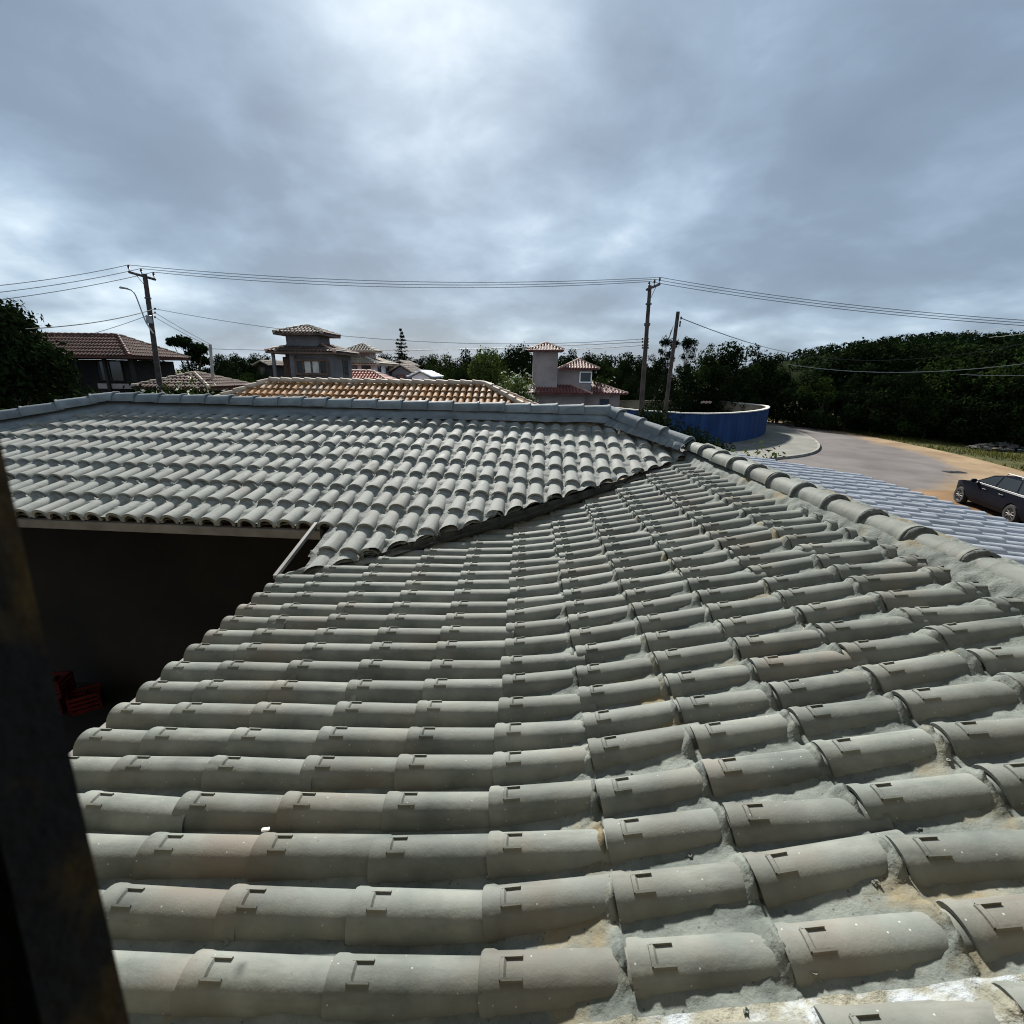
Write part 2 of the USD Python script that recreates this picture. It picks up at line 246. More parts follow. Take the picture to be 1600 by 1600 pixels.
def mesh(name, m, mat, parent=None, smooth=False, label=None, kind=None):
    if isinstance(m, MB): m = m.get()
    p = usdkit.mesh(stage, path_for(name, parent), m, M[mat] if isinstance(mat, str) else mat, smooth).GetPrim()
    return tag(p, label, kind=kind)

def place(p, m):
    p.CreateAttribute("xformOp:transform:placed", Sdf.ValueTypeNames.Matrix4d).Set(m)
    p.CreateAttribute("xformOpOrder", Sdf.ValueTypeNames.TokenArray, False, Sdf.VariabilityUniform).Set(["xformOp:transform:placed"])

def copy_of(root, loc, rotz=0.0, scale=1.0, label=None, group=None):
    was = root.GetCustomData()
    x = UsdGeom.Xform.Define(stage, path_for(root.GetName()))
    p = x.GetPrim()
    p.GetReferences().AddInternalReference(root.GetPath())
    sc = (scale,) * 3 if np.ndim(scale) == 0 else scale
    m = Gf.Matrix4d().SetScale(Gf.Vec3d(*map(float, sc))) * Gf.Matrix4d().SetRotate(Gf.Rotation(Gf.Vec3d(0, 0, 1), math.degrees(rotz))) * Gf.Matrix4d().SetTranslate(Gf.Vec3d(*map(float, loc)))
    place(p, m)
    p.SetInstanceable(True)
    return tag(p, label or was.get("label"), was.get("category"), group or was.get("group"))

class MB:
    """Collects pieces into one mesh."""
    def __init__(s): s.v, s.f, s.n = [], [], 0
    def add(s, v, f=None):
        if f is None: v, f = np.asarray(v.vertices), np.asarray(v.faces)
        v, f = np.asarray(v, float), np.asarray(f, int)
        if len(f) and f.shape[1] == 4: f = np.vstack([f[:, [0, 1, 2]], f[:, [0, 2, 3]]])
        s.v.append(v); s.f.append(f + s.n); s.n += len(v); return s
    def get(s): return trimesh.Trimesh(np.vstack(s.v), np.vstack(s.f), process=False)
    def box(s, c, size, rz=0.0, ch=0.0):
        m = trimesh.creation.box(size)
        if ch:
            x, y, z = np.array(size) / 2
            pts = [(a * (x - ch * (k != 0)), b * (y - ch * (k != 1)), d * (z - ch * (k != 2))) for a in (-1, 1) for b in (-1, 1) for d in (-1, 1) for k in range(3)]
            m = trimesh.convex.convex_hull(np.array(pts))
        v = np.array(m.vertices); cc, ss = math.cos(rz), math.sin(rz)
        v = np.c_[cc * v[:, 0] - ss * v[:, 1], ss * v[:, 0] + cc * v[:, 1], v[:, 2]] + np.asarray(c, float)
        return s.add(v, m.faces)
    def tube(s, pts, r, n=6, cap=True):
        p = np.asarray(pts, float); r = np.broadcast_to(r, (len(p),))
        t = np.gradient(p, axis=0); t /= np.linalg.norm(t, axis=1, keepdims=True) + 1e-12
        ref = np.array([0, 0, 1.0]) if abs(t[:, 2]).mean() < 0.85 else np.array([1.0, 0, 0])
        a = np.cross(t, ref); a /= np.linalg.norm(a, axis=1, keepdims=True) + 1e-12; b = np.cross(t, a)
        g = np.arange(n) * 2 * PI / n
        v = p[:, None] + r[:, None, None] * (np.cos(g)[None, :, None] * a[:, None] + np.sin(g)[None, :, None] * b[:, None])
        i, j = np.meshgrid(np.arange(len(p) - 1), np.arange(n), indexing="ij")
        f = np.stack([i * n + j, (i + 1) * n + j, (i + 1) * n + (j + 1) % n, i * n + (j + 1) % n], -1).reshape(-1, 4)
        f = np.vstack([f[:, [0, 1, 2]], f[:, [0, 2, 3]]]); v = v.reshape(-1, 3)
        if cap:
            k = len(v); v = np.vstack([v, p[0], p[-1]]); q = np.arange(n)
            f = np.vstack([f, np.c_[np.full(n, k), q, (q + 1) % n], np.c_[np.full(n, k + 1), (len(p) - 1) * n + (q + 1) % n, (len(p) - 1) * n + q]])
        return s.add(v, f)
    def lathe(s, prof, c=(0, 0, 0), n=16):
        m = trimesh.creation.revolve(np.asarray(prof, float), sections=n); return s.add(np.asarray(m.vertices) + np.asarray(c, float), m.faces)
    def quad(s, a, b, c, d): return s.add([a, b, c, d], [[0, 1, 2], [0, 2, 3]])
    def prism(s, poly, z0, z1):
        import shapely.geometry as sg
        m = trimesh.creation.extrude_polygon(sg.Polygon(poly), z1 - z0, engine="earcut"); m.apply_translation((0, 0, z0)); return s.add(m)

def smoothstep(x, a, b):
    t = np.clip((np.asarray(x, float) - a) / (b - a), 0, 1); return t * t * (3 - 2 * t)

# ------------------------------------------------------------------ the grey tiled house under the window
S = 0.40                                                 # visible length of a tile
b_, c_, X0, D0, Y0, WN = 0.042, 0.239, -0.054, 1.529, 0.866, 0.178
def prof(i):
    """Crest line of the near slope: shallow up from the eave, a kink at row 0, then steeper up to the ridge."""
    i = np.asarray(i, float); sl = np.where(i < 0, b_, c_)
    k = 0.75; bl = np.where(np.abs(i) < k, (i + k) ** 2 / (4 * k), np.where(i > 0, i, 0.0))   # rounded kink
    top = np.clip(i - 4.6, 0, None)                       # it eases off again under the ridge
    return X0 + i * S * np.cos(sl), -D0 + S * (i * np.sin(b_) + bl * (np.sin(c_) - np.sin(b_))) - 0.016 * top ** 2
IR = 6.72
XR, ZR = 2.177, -0.80                                    # crest of the ridge caps at their far end; towards the window the ridge drifts right and dips
def xr_at(y): return XR + (6.22 - y) * 0.078
def zr_at(y): return ZR - (6.22 - y) * 0.0235
IE = -4.87
J = np.array([2.177, 6.22, -0.80]); JV = np.array([2.02, 6.10, -0.98])
TH, G, WF, PH, RE = -0.053, 0.248, 0.202, 0.306, 8.22
A = np.array([math.cos(TH), math.sin(TH), 0.0]); B = np.array([math.sin(TH) * math.cos(G), -math.cos(TH) * math.cos(G), -math.sin(G)]); NF = np.cross(A, B); NF = NF if NF[2] > 0 else -NF
R0 = np.array([1.26, 7.372, -0.587]); LF = 8.12
XE, ZE = -1.999, -1.611
P_ = np.array([XE, 3.497, ZE]); C_ = np.array([XE, 4.36, -1.395])
def far(a, r, z=0.0):
    a, r, z = np.broadcast_arrays(np.asarray(a, float), np.asarray(r, float), np.asarray(z, float))
    q = R0 + a[..., None] * A + (r * S)[..., None] * B + z[..., None] * NF
    t = np.clip((a + 3.5) / 4.7, 0, 1); q[..., 2] -= 0.085 * t * t * (3 - 2 * t)      # the old roof sags a little towards the valley
    return q

def cap_mesh(L=0.46, w0=0.0745, w1=0.0640, h0=0.078, h1=0.056, n=14, stations=(0, .005, .030, .044, .2, 1.0), lug=True, th=0.012, flare=0.0045):
    """One barrel cap tile: x runs from its lower end (0) to its head, y across, z up from the bed; a bead at the lower end, a moulded lug."""
    mb = MB(); g = np.linspace(0, PI, n + 1)
    def ring(x, extra=0.0, inner=0.0):
        t = x / L; w, h = w0 + (w1 - w0) * t + extra - inner, h0 + (h1 - h0) * t + extra - inner
        return np.c_[np.full(n + 1, x), -np.cos(g) * w, np.sin(g) ** 0.92 * h - 0.012 * np.abs(np.cos(g)) ** 8]
    xs = [s if s < 0.05 else s * L for s in stations]
    rows = [ring(x, flare if 0.001 < x < 0.035 else (0.0 if x > 0.02 else flare * 0.4)) for x in xs]
    rows = [ring(0.03, 0, th), ring(0.0, 0, th)] + rows
    v = np.vstack(rows); m = n + 1
    i, j = np.meshgrid(np.arange(len(rows) - 1), np.arange(n), indexing="ij")
    mb.add(v, np.stack([i * m + j, i * m + j + 1, (i + 1) * m + j + 1, (i + 1) * m + j], -1).reshape(-1, 4)[:, ::-1])
    if lug:
        def on(x, y, up):
            t = x / L; w, h = w0 + (w1 - w0) * t, h0 + (h1 - h0) * t
            return np.array([x, y, h * math.sqrt(max(0, 1 - (y / w) ** 2)) ** 0.92 + up])
        ys = np.linspace(-0.026, 0.026, 6)
        rows = [[on(x, y, u) for y in ys] for x, u in ((0.054, -.003), (0.057, .006), (0.068, .0075), (0.076, -.003))]
        v = np.array(rows).reshape(-1, 3); i, j = np.meshgrid(np.arange(3), np.arange(5), indexing="ij")
        mb.add(v, np.stack([i * 6 + j, i * 6 + j + 1, (i + 1) * 6 + j + 1, (i + 1) * 6 + j], -1).reshape(-1, 4)[:, ::-1])
        for y0 in (-0.026, 0.026):
            for sy in (-1,):
                q = [on(x, y0 + d, u) for x in (0.06, 0.118) for d, u in ((-.0042, -.003), (-.003, .0075), (.003, .0075), (.0042, -.003))]
                mb.add(q, [[0, 1, 5, 4], [1, 2, 6, 5], [2, 3, 7, 6], [0, 3, 2, 1], [4, 5, 6, 7]])
    return mb.get()

def frame_to(o, t, up, side=None):
    """4x4 that takes x to t and z to near 'up' with origin o."""
    t = t / np.linalg.norm(t); y = np.cross(up, t); y /= np.linalg.norm(y); z = np.cross(t, y)
    m = np.eye(4); m[:3, 0], m[:3, 1], m[:3, 2], m[:3, 3] = t, y, z, o; return m

def cut(m, origin, normal):
    """Keeps the part of a mesh on the side the normal points to."""
    d = (np.asarray(m.vertices) - origin) @ normal
    if d.min() >= 0: return m
    if d.max() <= 0: return None
    r = trimesh.intersections.slice_mesh_plane(m, normal, origin, cap=False)
    return r if len(r.faces) else None

house = thing("grey_tiled_house", "low house with grey barrel tile roofs filling the foreground, two wings meeting in a valley", "house")
rng = np.random.default_rng(7)

# planes in plan: valley (J to P), hip (R0 to J), left hip
def vplane(p, q, keep):
    d = (q - p)[:2]; nrm = np.array([-d[1], d[0], 0.0]); nrm /= np.linalg.norm(nrm)
    if (np.asarray(keep)[:2] - p[:2]) @ nrm[:2] < 0: nrm = -nrm
    return np.array([p[0], p[1], 0.0]), nrm
mid_far = far(-3, 4.0)
VAL = vplane(P_ + (JV - P_) * -0.02, JV, mid_far)
HIP = vplane(R0, J, mid_far)
LP = far(-LF, 0.0); LD = far(-LF - 5 * S * math.cos(G), 5.0)
LHIP = vplane(LP, LD, mid_far)

# --- near slope: caps
near_jobs = []
cap_hi = cap_mesh(); cap_mid = cap_mesh(n=10, stations=(0, .005, .030, .044, 1.0)); low_hi = cap_mesh(h0=0.077, h1=0.064, w0=0.0745, w1=0.0675, flare=0.0025, th=0.010); low_mid = cap_mesh(n=10, stations=(0, .005, .030, .044, 1.0), h0=0.077, h1=0.064, w0=0.0745, w1=0.0675, flare=0.0025, th=0.010)
cap_lo = cap_mesh(n=8, stations=(0, .006, .026, 1.0), lug=False)
for j in range(-1, 38):
    cy = Y0 + j * WN + rng.normal(0, 0.003)
    for i in range(-5, 7):
        up = i >= 0
        t0, t1 = i - 0.12, i + 0.93
        if i == -5: t0 = IE - 0.03
        x0, z0 = prof(t0); x1, z1 = prof(t1)
        T = np.array([x1 - x0, rng.normal(0, 0.017 if up else 0.006), z1 - z0]); Nn = np.array([-T[2], 0, T[0]])
        o = np.array([x0 + rng.normal(0, .006 if up else .003), cy + rng.normal(0, .005 if up else .002), z0])
        if j <= 0 and i < 3: o[2] -= 0.004
        Nn /= np.linalg.norm(Nn)
        o = o - Nn * (0.080 - rng.normal(0, .0015))
        if o[1] < 0.4: continue
        if VAL[1] @ (o + T / 2 - VAL[0]) > 0.22: continue
        dist = np.linalg.norm(o)
        src = (cap_hi if up else low_hi) if dist < 3.6 else (cap_mid if up else low_mid) if dist < 6 else cap_lo
        m = src.copy()
        s = 1.0 if i > -5 else 0.95
        m.apply_scale((s, 1 + rng.normal(0, .015), 1)); m.apply_transform(frame_to(o, T, Nn))
        m = cut(m, VAL[0] + VAL[1] * 0.10, -VAL[1])
        if i >= 5 and m is not None:
            m = cut(m, np.array([xr_at(o[1]) - 0.07, o[1], 0]), np.array([-1.0, 0, 0]))
        if m is None: continue
        near_jobs.append((dist, m))
near_jobs.sort(key=lambda q: q[0])
rest = MB()
for k, (d, m) in enumerate(near_jobs):
    if k < 300: mesh("cap_tile", m, "tile", house, smooth=38)
    else: rest.add(m)

# --- near slope: channels, mortar, collars, as one relief
def fbm(x, y, s, seed, o=4): return meshkit.fbm(np.stack([x * s, y * s, 0 * x + seed * 3.7], -1), o, seed)
def grid_mesh(P, keep=None):
    h, w = P.shape[:2]; idx = np.arange(h * w).reshape(h, w)
    f = np.stack([idx[:-1, :-1], idx[1:, :-1], idx[1:, 1:], idx[:-1, 1:]], -1).reshape(-1, 4)
    if keep is not None: f = f[keep[:-1, :-1].ravel()]
    v = P.reshape(-1, 3)
    f = np.vstack([f[:, [0, 1, 2]], f[:, [0, 2, 3]]])
    u, inv = np.unique(f, return_inverse=True)
    return trimesh.Trimesh(v[u], inv.reshape(-1, 3), process=False)
def cap_profile(dy, h, w): return h * np.sqrt(np.clip(1 - (dy / w) ** 2, 0, 1)) ** 0.92
gi = np.arange(-4.95, IR + 0.05, 0.032)
gy = [0.24]
while gy[-1] < 7.2: gy.append(gy[-1] + 0.009 + 0.0032 * max(0, gy[-1] - 1.2))
I, Yg = np.meshgrid(gi, np.array(gy), indexing="ij")
X_, Z_ = prof(I)
yc = (Yg - Y0) / WN; jn = np.round(yc); dy = (yc - jn) * WN; tt = np.abs(dy) / (WN / 2)
up = smoothstep(I, -0.5, 0.9)
nz = fbm(X_, Yg, 5.0, 1); nf = fbm(X_, Yg, 26.0, 2)
chan = 0.020 * (1 - tt) ** 1.5 - 0.006 * ((I + 0.45) % 1.0)                      # channel tiles, stepped each row
edge = np.exp(-((tt - 0.86) / 0.10) ** 2)
fill = up * (0.020 + 0.022 * (nz - 0.5) + 0.010 * (nf - 0.5)) + (1 - up) * (0.006 * nf * smoothstep(nz, 0.45, 0.6))
near_low = smoothstep(Yg, 1.15, 0.75) * 0.012 * (0.5 + nz)
base = Z_ - 0.080 + chan + fill + near_low + 0.006 * up * edge * (nf - 0.35)
ti = (np.ceil(I + 0.12) - 0.12 - I) * S                                           # metres below the next tile's lower end
cw = smoothstep(ti, 0.034 + 0.012 * nz, 0.010) * smoothstep(I, -0.2, 1.6)
crest = Z_ - 0.080 + cap_profile(dy, 0.062, 0.0705) + (-0.022 + 0.030 * cw + 0.010 * (nf - 0.5))
ok = (np.abs(dy) < 0.070) & (cw > 0.03) & (I < 6.1)
base = np.where(ok, np.maximum(base, crest), base)
base += np.exp(-(ti / 0.05) ** 2) * up * 0.012 * smoothstep(nf, 0.35, 0.6)
dr = xr_at(Yg) - X_
rid = smoothstep(dr, 0.20, 0.08)
wob = smoothstep(dr + 0.16 * (nz - 0.5), 0.22, 0.11)
base = np.maximum(base, Z_ - 0.080 + wob * (0.085 + 0.03 * (nf - 0.5)))
base = base + smoothstep(dr, 0.14, 0.04) * 0.05
Pn = np.stack([X_, Yg, base], -1)
bed = grid_mesh(Pn)
bed = cut(bed, VAL[0] + VAL[1] * 0.25, -VAL[1])
low = cut(bed, np.array([0, 0.765, 0]), np.array([0, 1.0, 0])); strip = cut(bed, np.array([0, 0.765, 0]), np.array([0, -1.0, 0]))
mesh("mortar_bed", low, "mortar", house, smooth=True, label="grey mortar filling the channels between the barrel tiles")
mesh("mortar_flashing", strip, "mortar_white", house, smooth=True, label="white splashed mortar along the foot of the wall")
# crumbs of mortar left on the roof
cr = MB()
for k in range(230):
    i, y = rng.uniform(-3.5, 5.2), 0.6 + 4.2 * rng.random() ** 1.7
    if i < 0.3 and rng.random() < 0.6: continue
    a, bb = int(np.searchsorted(gi, i)), int(np.searchsorted(gy, y))
    if abs(dy[a, bb]) < 0.055: continue
    r = rng.uniform(0.003, 0.011) * (1.3 if k % 9 == 0 else 1)
    m = trimesh.creation.icosphere(1, r); v = np.array(m.vertices) * (1 + 0.35 * rng.normal(size=(len(m.vertices), 1))) * (1, 1, 0.7)
    cr.add(v + Pn[a, bb] + (0, 0, r * 0.3), m.faces)
mesh("mortar_crumbs", cr, "mortar", house, kind="stuff", label="loose crumbs of mortar on the tiles")

# --- ridge of the near wing
def ridge_mesh(L, r0=0.108, r1=0.094, n=14, th=0.016, flare=0.008):
    return cap_mesh(L=L, w0=r0, w1=r1, h0=r0 * 0.92, h1=r1 * 0.92, n=n, stations=(0, .006, .026, .04, 1.0), lug=False, th=th, flare=flare)
def ridge_run(p0, p1, step, crest_drop, mat, n=14, r0=0.106, name="ridge_tile", jit=0.004, tail_at_start=True, cuts=()):
    """Caps along a ridge or hip from p0 (lower ends here) to p1."""
    d = p1 - p0; L = np.linalg.norm(d); d = d / L; k = 0; s = 0.0
    while s < L - 0.04:
        ln = min(step * 1.16, L - s + 0.05)
        m = ridge_mesh(ln, r0, r0 * 0.88, n)
        up = np.array([0, 0, 1.0]) - d * d[2]
        o = p0 + d * s + np.array([rng.normal(0, jit), rng.normal(0, jit), rng.normal(0, jit * .7)])
        t = d * step + up * -0.012 + np.array([rng.normal(0, jit), rng.normal(0, jit), 0])
        m.apply_transform(frame_to(o - up * (r0 * 0.92 - crest_drop), t, up))
        for c in cuts: m = cut(m, *c) if m is not None else None
        if m is not None: mesh(name, m, mat, house, smooth=38)
        s += step
ridge_run(np.array([xr_at(0.62) + 0.012, 0.62, zr_at(0.62)]), J, 0.372, 0.0, "tile")
# mortar collars round the ridge joints, their shade painted into a darker mix
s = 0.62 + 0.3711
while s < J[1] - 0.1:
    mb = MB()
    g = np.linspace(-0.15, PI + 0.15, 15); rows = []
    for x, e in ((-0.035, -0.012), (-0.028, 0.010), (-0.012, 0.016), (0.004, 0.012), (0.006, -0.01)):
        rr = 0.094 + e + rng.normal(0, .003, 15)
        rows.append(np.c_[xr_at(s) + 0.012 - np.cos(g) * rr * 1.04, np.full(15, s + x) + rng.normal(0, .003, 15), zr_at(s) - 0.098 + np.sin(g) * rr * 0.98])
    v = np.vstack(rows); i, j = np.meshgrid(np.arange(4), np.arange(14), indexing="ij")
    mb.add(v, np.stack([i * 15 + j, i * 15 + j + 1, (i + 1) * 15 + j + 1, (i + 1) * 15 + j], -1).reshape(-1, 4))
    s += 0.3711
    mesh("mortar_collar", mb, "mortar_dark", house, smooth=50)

# --- slope on the other side of the near ridge
DXR = 2.05
rs = MB(); GR = 0.15
for j in range(-2, 31):
    for i in range(0, 8):
        xs = 0.02 + i * S
        if xs > DXR: continue
        y = 0.9 + j * 0.185 + rng.normal(0, .004)
        t = np.array([-math.cos(GR), rng.normal(0, .01), math.sin(GR)]); nn = np.array([math.sin(GR), 0, math.cos(GR)])
        e = xs + S * 1.0
        o = np.array([xr_at(y) + 0.02 + e * math.cos(GR), y, zr_at(y) - 0.115 - e * math.sin(GR)]) - nn * 0.064
        m = cap_lo.copy(); m.apply_transform(frame_to(o, t, nn)); rs.add(m)
pl = rs.get()
mesh("pale_cap_tiles", pl, "tile_pale", house, smooth=38, kind="stuff", label="barrel tiles on the slope beyond the ridge, sky sheen painted in as pale blue grey")
e = DXR + S * 0.9
mb = MB()
for k in range(-2, 31):   # their channels
    y = 0.9 + (k + 0.5) * 0.185
    g = np.linspace(-0.105, 0.105, 6); zz = 0.055 * (np.abs(g) / 0.1) ** 2
    p = [np.c_[np.full(6, xr_at(y) + 0.02 + x * math.cos(GR)), y + g, zr_at(y) - 0.192 - x * math.sin(GR) + zz] for x in (0.0, e)]
    mb.add(np.vstack(p), [[q, q + 1, q + 7, q + 6][::-1] for q in range(5)])
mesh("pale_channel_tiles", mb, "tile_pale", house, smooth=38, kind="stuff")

# --- back wing: caps
fcap = cap_mesh(L=0.455, w0=0.093, w1=0.073, h0=0.084, h1=0.048, n=9, stations=(0, .006, .03, 1.0), lug=False, th=0.027, flare=0.002)
cols = np.arange(-60, 26)
for j in cols:
    a = j * WF + rng.normal(0, .003)
    for n in range(-1, 13):
        r = PH + n
        if a > 1.3 + r * S: continue
        o = far(a + rng.normal(0, .006), r + rng.normal(0, .012), -0.080)
        if r > RE + 0.2 and o[0] < XE + 0.06: continue
        if a < -LF - 3.9: continue
        t = -B + A * rng.normal(0, .014) - NF * 0.03
        mid = o + t * 0.2
        if VAL[1] @ (mid - VAL[0]) < -0.35 or HIP[1] @ (mid - HIP[0]) < -0.3 or LHIP[1] @ (mid - LHIP[0]) < -0.3: continue
        m = fcap.copy(); m.apply_transform(frame_to(o, t, NF))
        for c in (VAL, HIP, LHIP):
            m = cut(m, c[0], c[1]) if m is not None else None
        if m is not None and n < 0: m = cut(m, far(0, 0.12), B)
        if m is not None: rest.add(m)
mesh("cap_tiles", rest, "tile_far", house, smooth=38, kind="stuff", label="grey barrel tiles of the back wing")

# --- back wing: mortar and channels
ga = np.arange(-LF - 4.0, 3.6, 0.026); gr = np.arange(0.0, 11.6, 0.06)
Ag, Rg = np.meshgrid(ga, gr, indexing="ij")
ya = Ag / WF; dya = (ya - np.round(ya)) * WF; ta = np.abs(dya) / (WF / 2)
nz2 = fbm(Ag, Rg * S, 4.0, 5); nf2 = fbm(Ag, Rg * S, 18.0, 6)
zf = -0.0745 + 0.016 * (1 - ta) ** 1.5 - 0.007 * ((-(Rg - PH) + 0.5) % 1.0) + 0.024 * smoothstep(nz2 - 0.04 * (Ag + 3) * -0.3, 0.35, 0.6) + 0.008 * (nf2 - 0.5)
zf += smoothstep(Rg, 0.55, 0.15) * 0.05
zf = np.where((dya / 0.094) ** 2 < 1, np.maximum(zf, np.where(((PH - Rg) % 1.0) * 0 + ((Rg - PH) % 1.0) < 0.07, -0.074 + cap_profile(dya, 0.060, 0.085) + 0.006 * (nf2 - .3), -1)), zf)
Pf = far(Ag, Rg, zf)
keep = (Rg < RE + 0.05) | (Pf[..., 0] > XE + 0.10)
fb = grid_mesh(Pf, keep)
fb = trimesh.Trimesh(fb.vertices, fb.faces[:, ::-1], process=False)
for c in (VAL, HIP, LHIP): fb = cut(fb, *c)
mesh("mortar_bed", fb, "mortar_far", house, smooth=True, label="grey mortar and channels of the back wing")

# ridge and hips of the back wing, painted blue grey
rc = np.array([0, 0, 0.15]); rcl = np.array([0, 0, 0.215])
ridge_run(R0 + rc + A * 0.02, LP + rcl, 0.40, 0.0, "tile_blue", 9, 0.135)
ridge_run(J + np.array([-0.02, 0.02, 0.03]), R0 + rc, 0.40, 0.0, "tile_blue", 9, 0.13)
ridge_run(LD + rc + (LD - LP) * 0.9, LP + rcl, 0.42, 0.0, "tile_blue", 9, 0.135)
mb = MB()   # skirts of mortar below the ridge and hip tiles
for p, q, side in ((R0, LP, B), (R0 - (0, 0, .03), J - (0, 0, .05), -A + B * 0.6), (LP, LD + (LD - LP) * 0.9, A + B * 0.6)):
    K = 60; side = side / np.linalg.norm(side); rows = []
    side = side - NF * (side @ NF)
    for k in range(K + 1):
        c = p + (q - p) * k / K; wv = 0.23 + rng.normal(0, .012)
        rows.append([c + np.array([0, 0, 0.075]), c + side * 0.10 + NF * 0.035, c + side * wv * 0.8 + NF * 0.0, c + side * wv - NF * 0.045])
    v = np.array(rows).reshape(-1, 3); i, j = np.meshgrid(np.arange(K), np.arange(3), indexing="ij")
    f = np.stack([i * 4 + j, i * 4 + j + 1, (i + 1) * 4 + j + 1, (i + 1) * 4 + j], -1).reshape(-1, 4)
    mb.add(v, f)
mesh("ridge_mortar", mb, "tile_blue", house, smooth=50, label="blue grey mortar skirt below the ridge of the back wing")
# hip end beyond the right hip, out of sight from the window
mb = MB(); hk = J + (J - R0) * 1.6
bk = far(0.97, 0) + np.array([0.0, 0, 0]); back = R0 - B * np.array([1, 1, -1]) * 4.0; back2 = LP - B * np.array([1, 1, -1]) * 4.0
mb.add([R0 - (0, 0, .03), LP - (0, 0, .03), back2, back], [[0, 1, 2], [0, 2, 3]])
mb.add([LP - (0, 0, .03), LD + (LD - LP) * 1.0 - (0, 0, .03), back2 + np.array([-3.5, 0, -.2])], [[0, 1, 2]])
mesh("rear_roof", mb, "mortar_far", house, label="rear slopes of the roof")
# valley gutter: the dark drop along the cut tiles
mb = MB(); K = 40; rows = []
for k in range(K + 1):
    c = P_ + (JV - P_) * k / K; n0 = VAL[1]
    rr = ((c - R0) @ B) / S; zc = far((c - R0) @ A, rr, -0.080)[2]
    rows.append([[*(c + n0 * 0.02)[:2], zc], [*(c + n0 * 0.05)[:2], zc - 0.16], [*(c - n0 * 0.07)[:2], c[2] - 0.105]])
v = np.array(rows).reshape(-1, 3); i, j = np.meshgrid(np.arange(K), np.arange(2), indexing="ij")
mb.add(v, np.stack([i * 3 + j, i * 3 + j + 1, (i + 1) * 3 + j + 1, (i + 1) * 3 + j], -1).reshape(-1, 4))
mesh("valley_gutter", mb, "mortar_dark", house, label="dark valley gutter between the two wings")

# --- eaves: gutter and boards
def along(p, q, off, h, w, name, mat, label=None, z=0.0):
    p, q = np.asarray(p, float), np.asarray(q, float); d = q - p; L = np.linalg.norm(d[:2])
    mb = MB(); m = trimesh.creation.box((L, w, h)); v = np.array(m.vertices)
    an = math.atan2(d[1], d[0]); c, s = math.cos(an), math.sin(an)
    zt = d[2] * (v[:, 0] / L)
    v = np.c_[c * v[:, 0] - s * v[:, 1], s * v[:, 0] + c * v[:, 1], v[:, 2] + zt] + (p + q) / 2 + np.array([-s * off, c * off, z])
    mb.add(v, m.faces); return mesh(name, mb, mat, house, label=label)
eL = far(-LF - 3.0, RE + 0.1, -0.09); eR = C_ + np.array([0.02, 0.02, -0.075])
eL = eR - A * (np.linalg.norm((eR - eL)[:2]))
along(eL, eR, -0.03, 0.085, 0.07, "gutter", "gutter", "pale grey gutter under the back wing's eave", z=-0.075)
along(eL, eR, 0.09, 0.11, 0.03, "fascia_board", "brown_wood", z=-0.10)
along([XE - 0.02, 0.3, ZE - 0.085], [XE - 0.02, P_[1], ZE - 0.085], 0.0, 0.03, 0.05, "eave_strip", "gutter", "thin pale strip under the front wing's eave")
along([XE - 0.03, P_[1] + 0.02, ZE - 0.02], [XE - 0.03, C_[1], C_[2] - 0.045], 0.0, 0.035, 0.03, "verge_strip", "gutter", "pale verge strip at the inner corner of the roof")
# --- walls, porch posts, door and windows under the eaves
mb = MB(); zt = -1.75
bw0, bw1 = eL + np.array([0, 1.5, 0]), eR + np.array([0.0, 1.5, 0])
def wall_box(mb, p, q, z0, z1, t):
    d = np.asarray(q, float)[:2] - np.asarray(p, float)[:2]; L = np.hypot(*d)
    mb.box((*(np.asarray(p)[:2] + d / 2), (z0 + z1) / 2), (L, t, z1 - z0), math.atan2(d[1], d[0]))
wall_box(mb, bw0, bw1 + np.array([5.8, 0, 0]), GROUND, -1.35, 0.18)
mesh("wall", mb, "dark_render", house, label="rear wall of the veranda, its shade painted near black")
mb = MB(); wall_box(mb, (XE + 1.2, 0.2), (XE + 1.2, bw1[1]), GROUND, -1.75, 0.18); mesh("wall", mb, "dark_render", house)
mb = MB(); wall_box(mb, (XR + 1.7, 0.3), (XR + 1.7, 3.6), GROUND, -1.8, 0.18); mesh("wall", mb, "own_wall", house)
mb = MB(); wall_box(mb, back2 + np.array([-3, -0.6, 0]), back + np.array([0.2, -0.6, 0]), GROUND, -1.5, 0.18); mesh("wall", mb, "own_wall", house)
# the upper storey behind the window: the camera looks out of its opening; unseen walls made tall and wide to cut sky light
mb = MB(); wy = 0.12
mb.box((-4.20, wy, 0.9), (7.4, 0.16, 5.2)); mb.box((4.0, wy, 0.9), (6.0, 0.16, 5.2)); mb.box((0.25, wy, 2.55), (1.5, 0.16, 1.9)); mb.box((0.25, wy, -1.12), (1.5, 0.16, 1.16))
mb.box((-7.82, -2.2, 0.9), (0.16, 4.48, 5.2)); mb.box((6.92, -2.2, 0.9), (0.16, 4.48, 5.2)); mb.box((-0.45, -4.52, 0.9), (14.9, 0.16, 5.2)); mb.box((-0.45, -2.2, 3.58), (15.2, 5.3, 0.16)); mb.box((-0.45, -2.2, -1.78), (14.58, 4.46, 0.16))
mb.box((-0.45, wy, (GROUND - 1.7) / 2), (14.9, 0.16, -1.7 - GROUND))
mesh("upper_storey", mb, "own_wall", house, label="unseen plastered upper storey with the open window, raised and widened to block sky light")

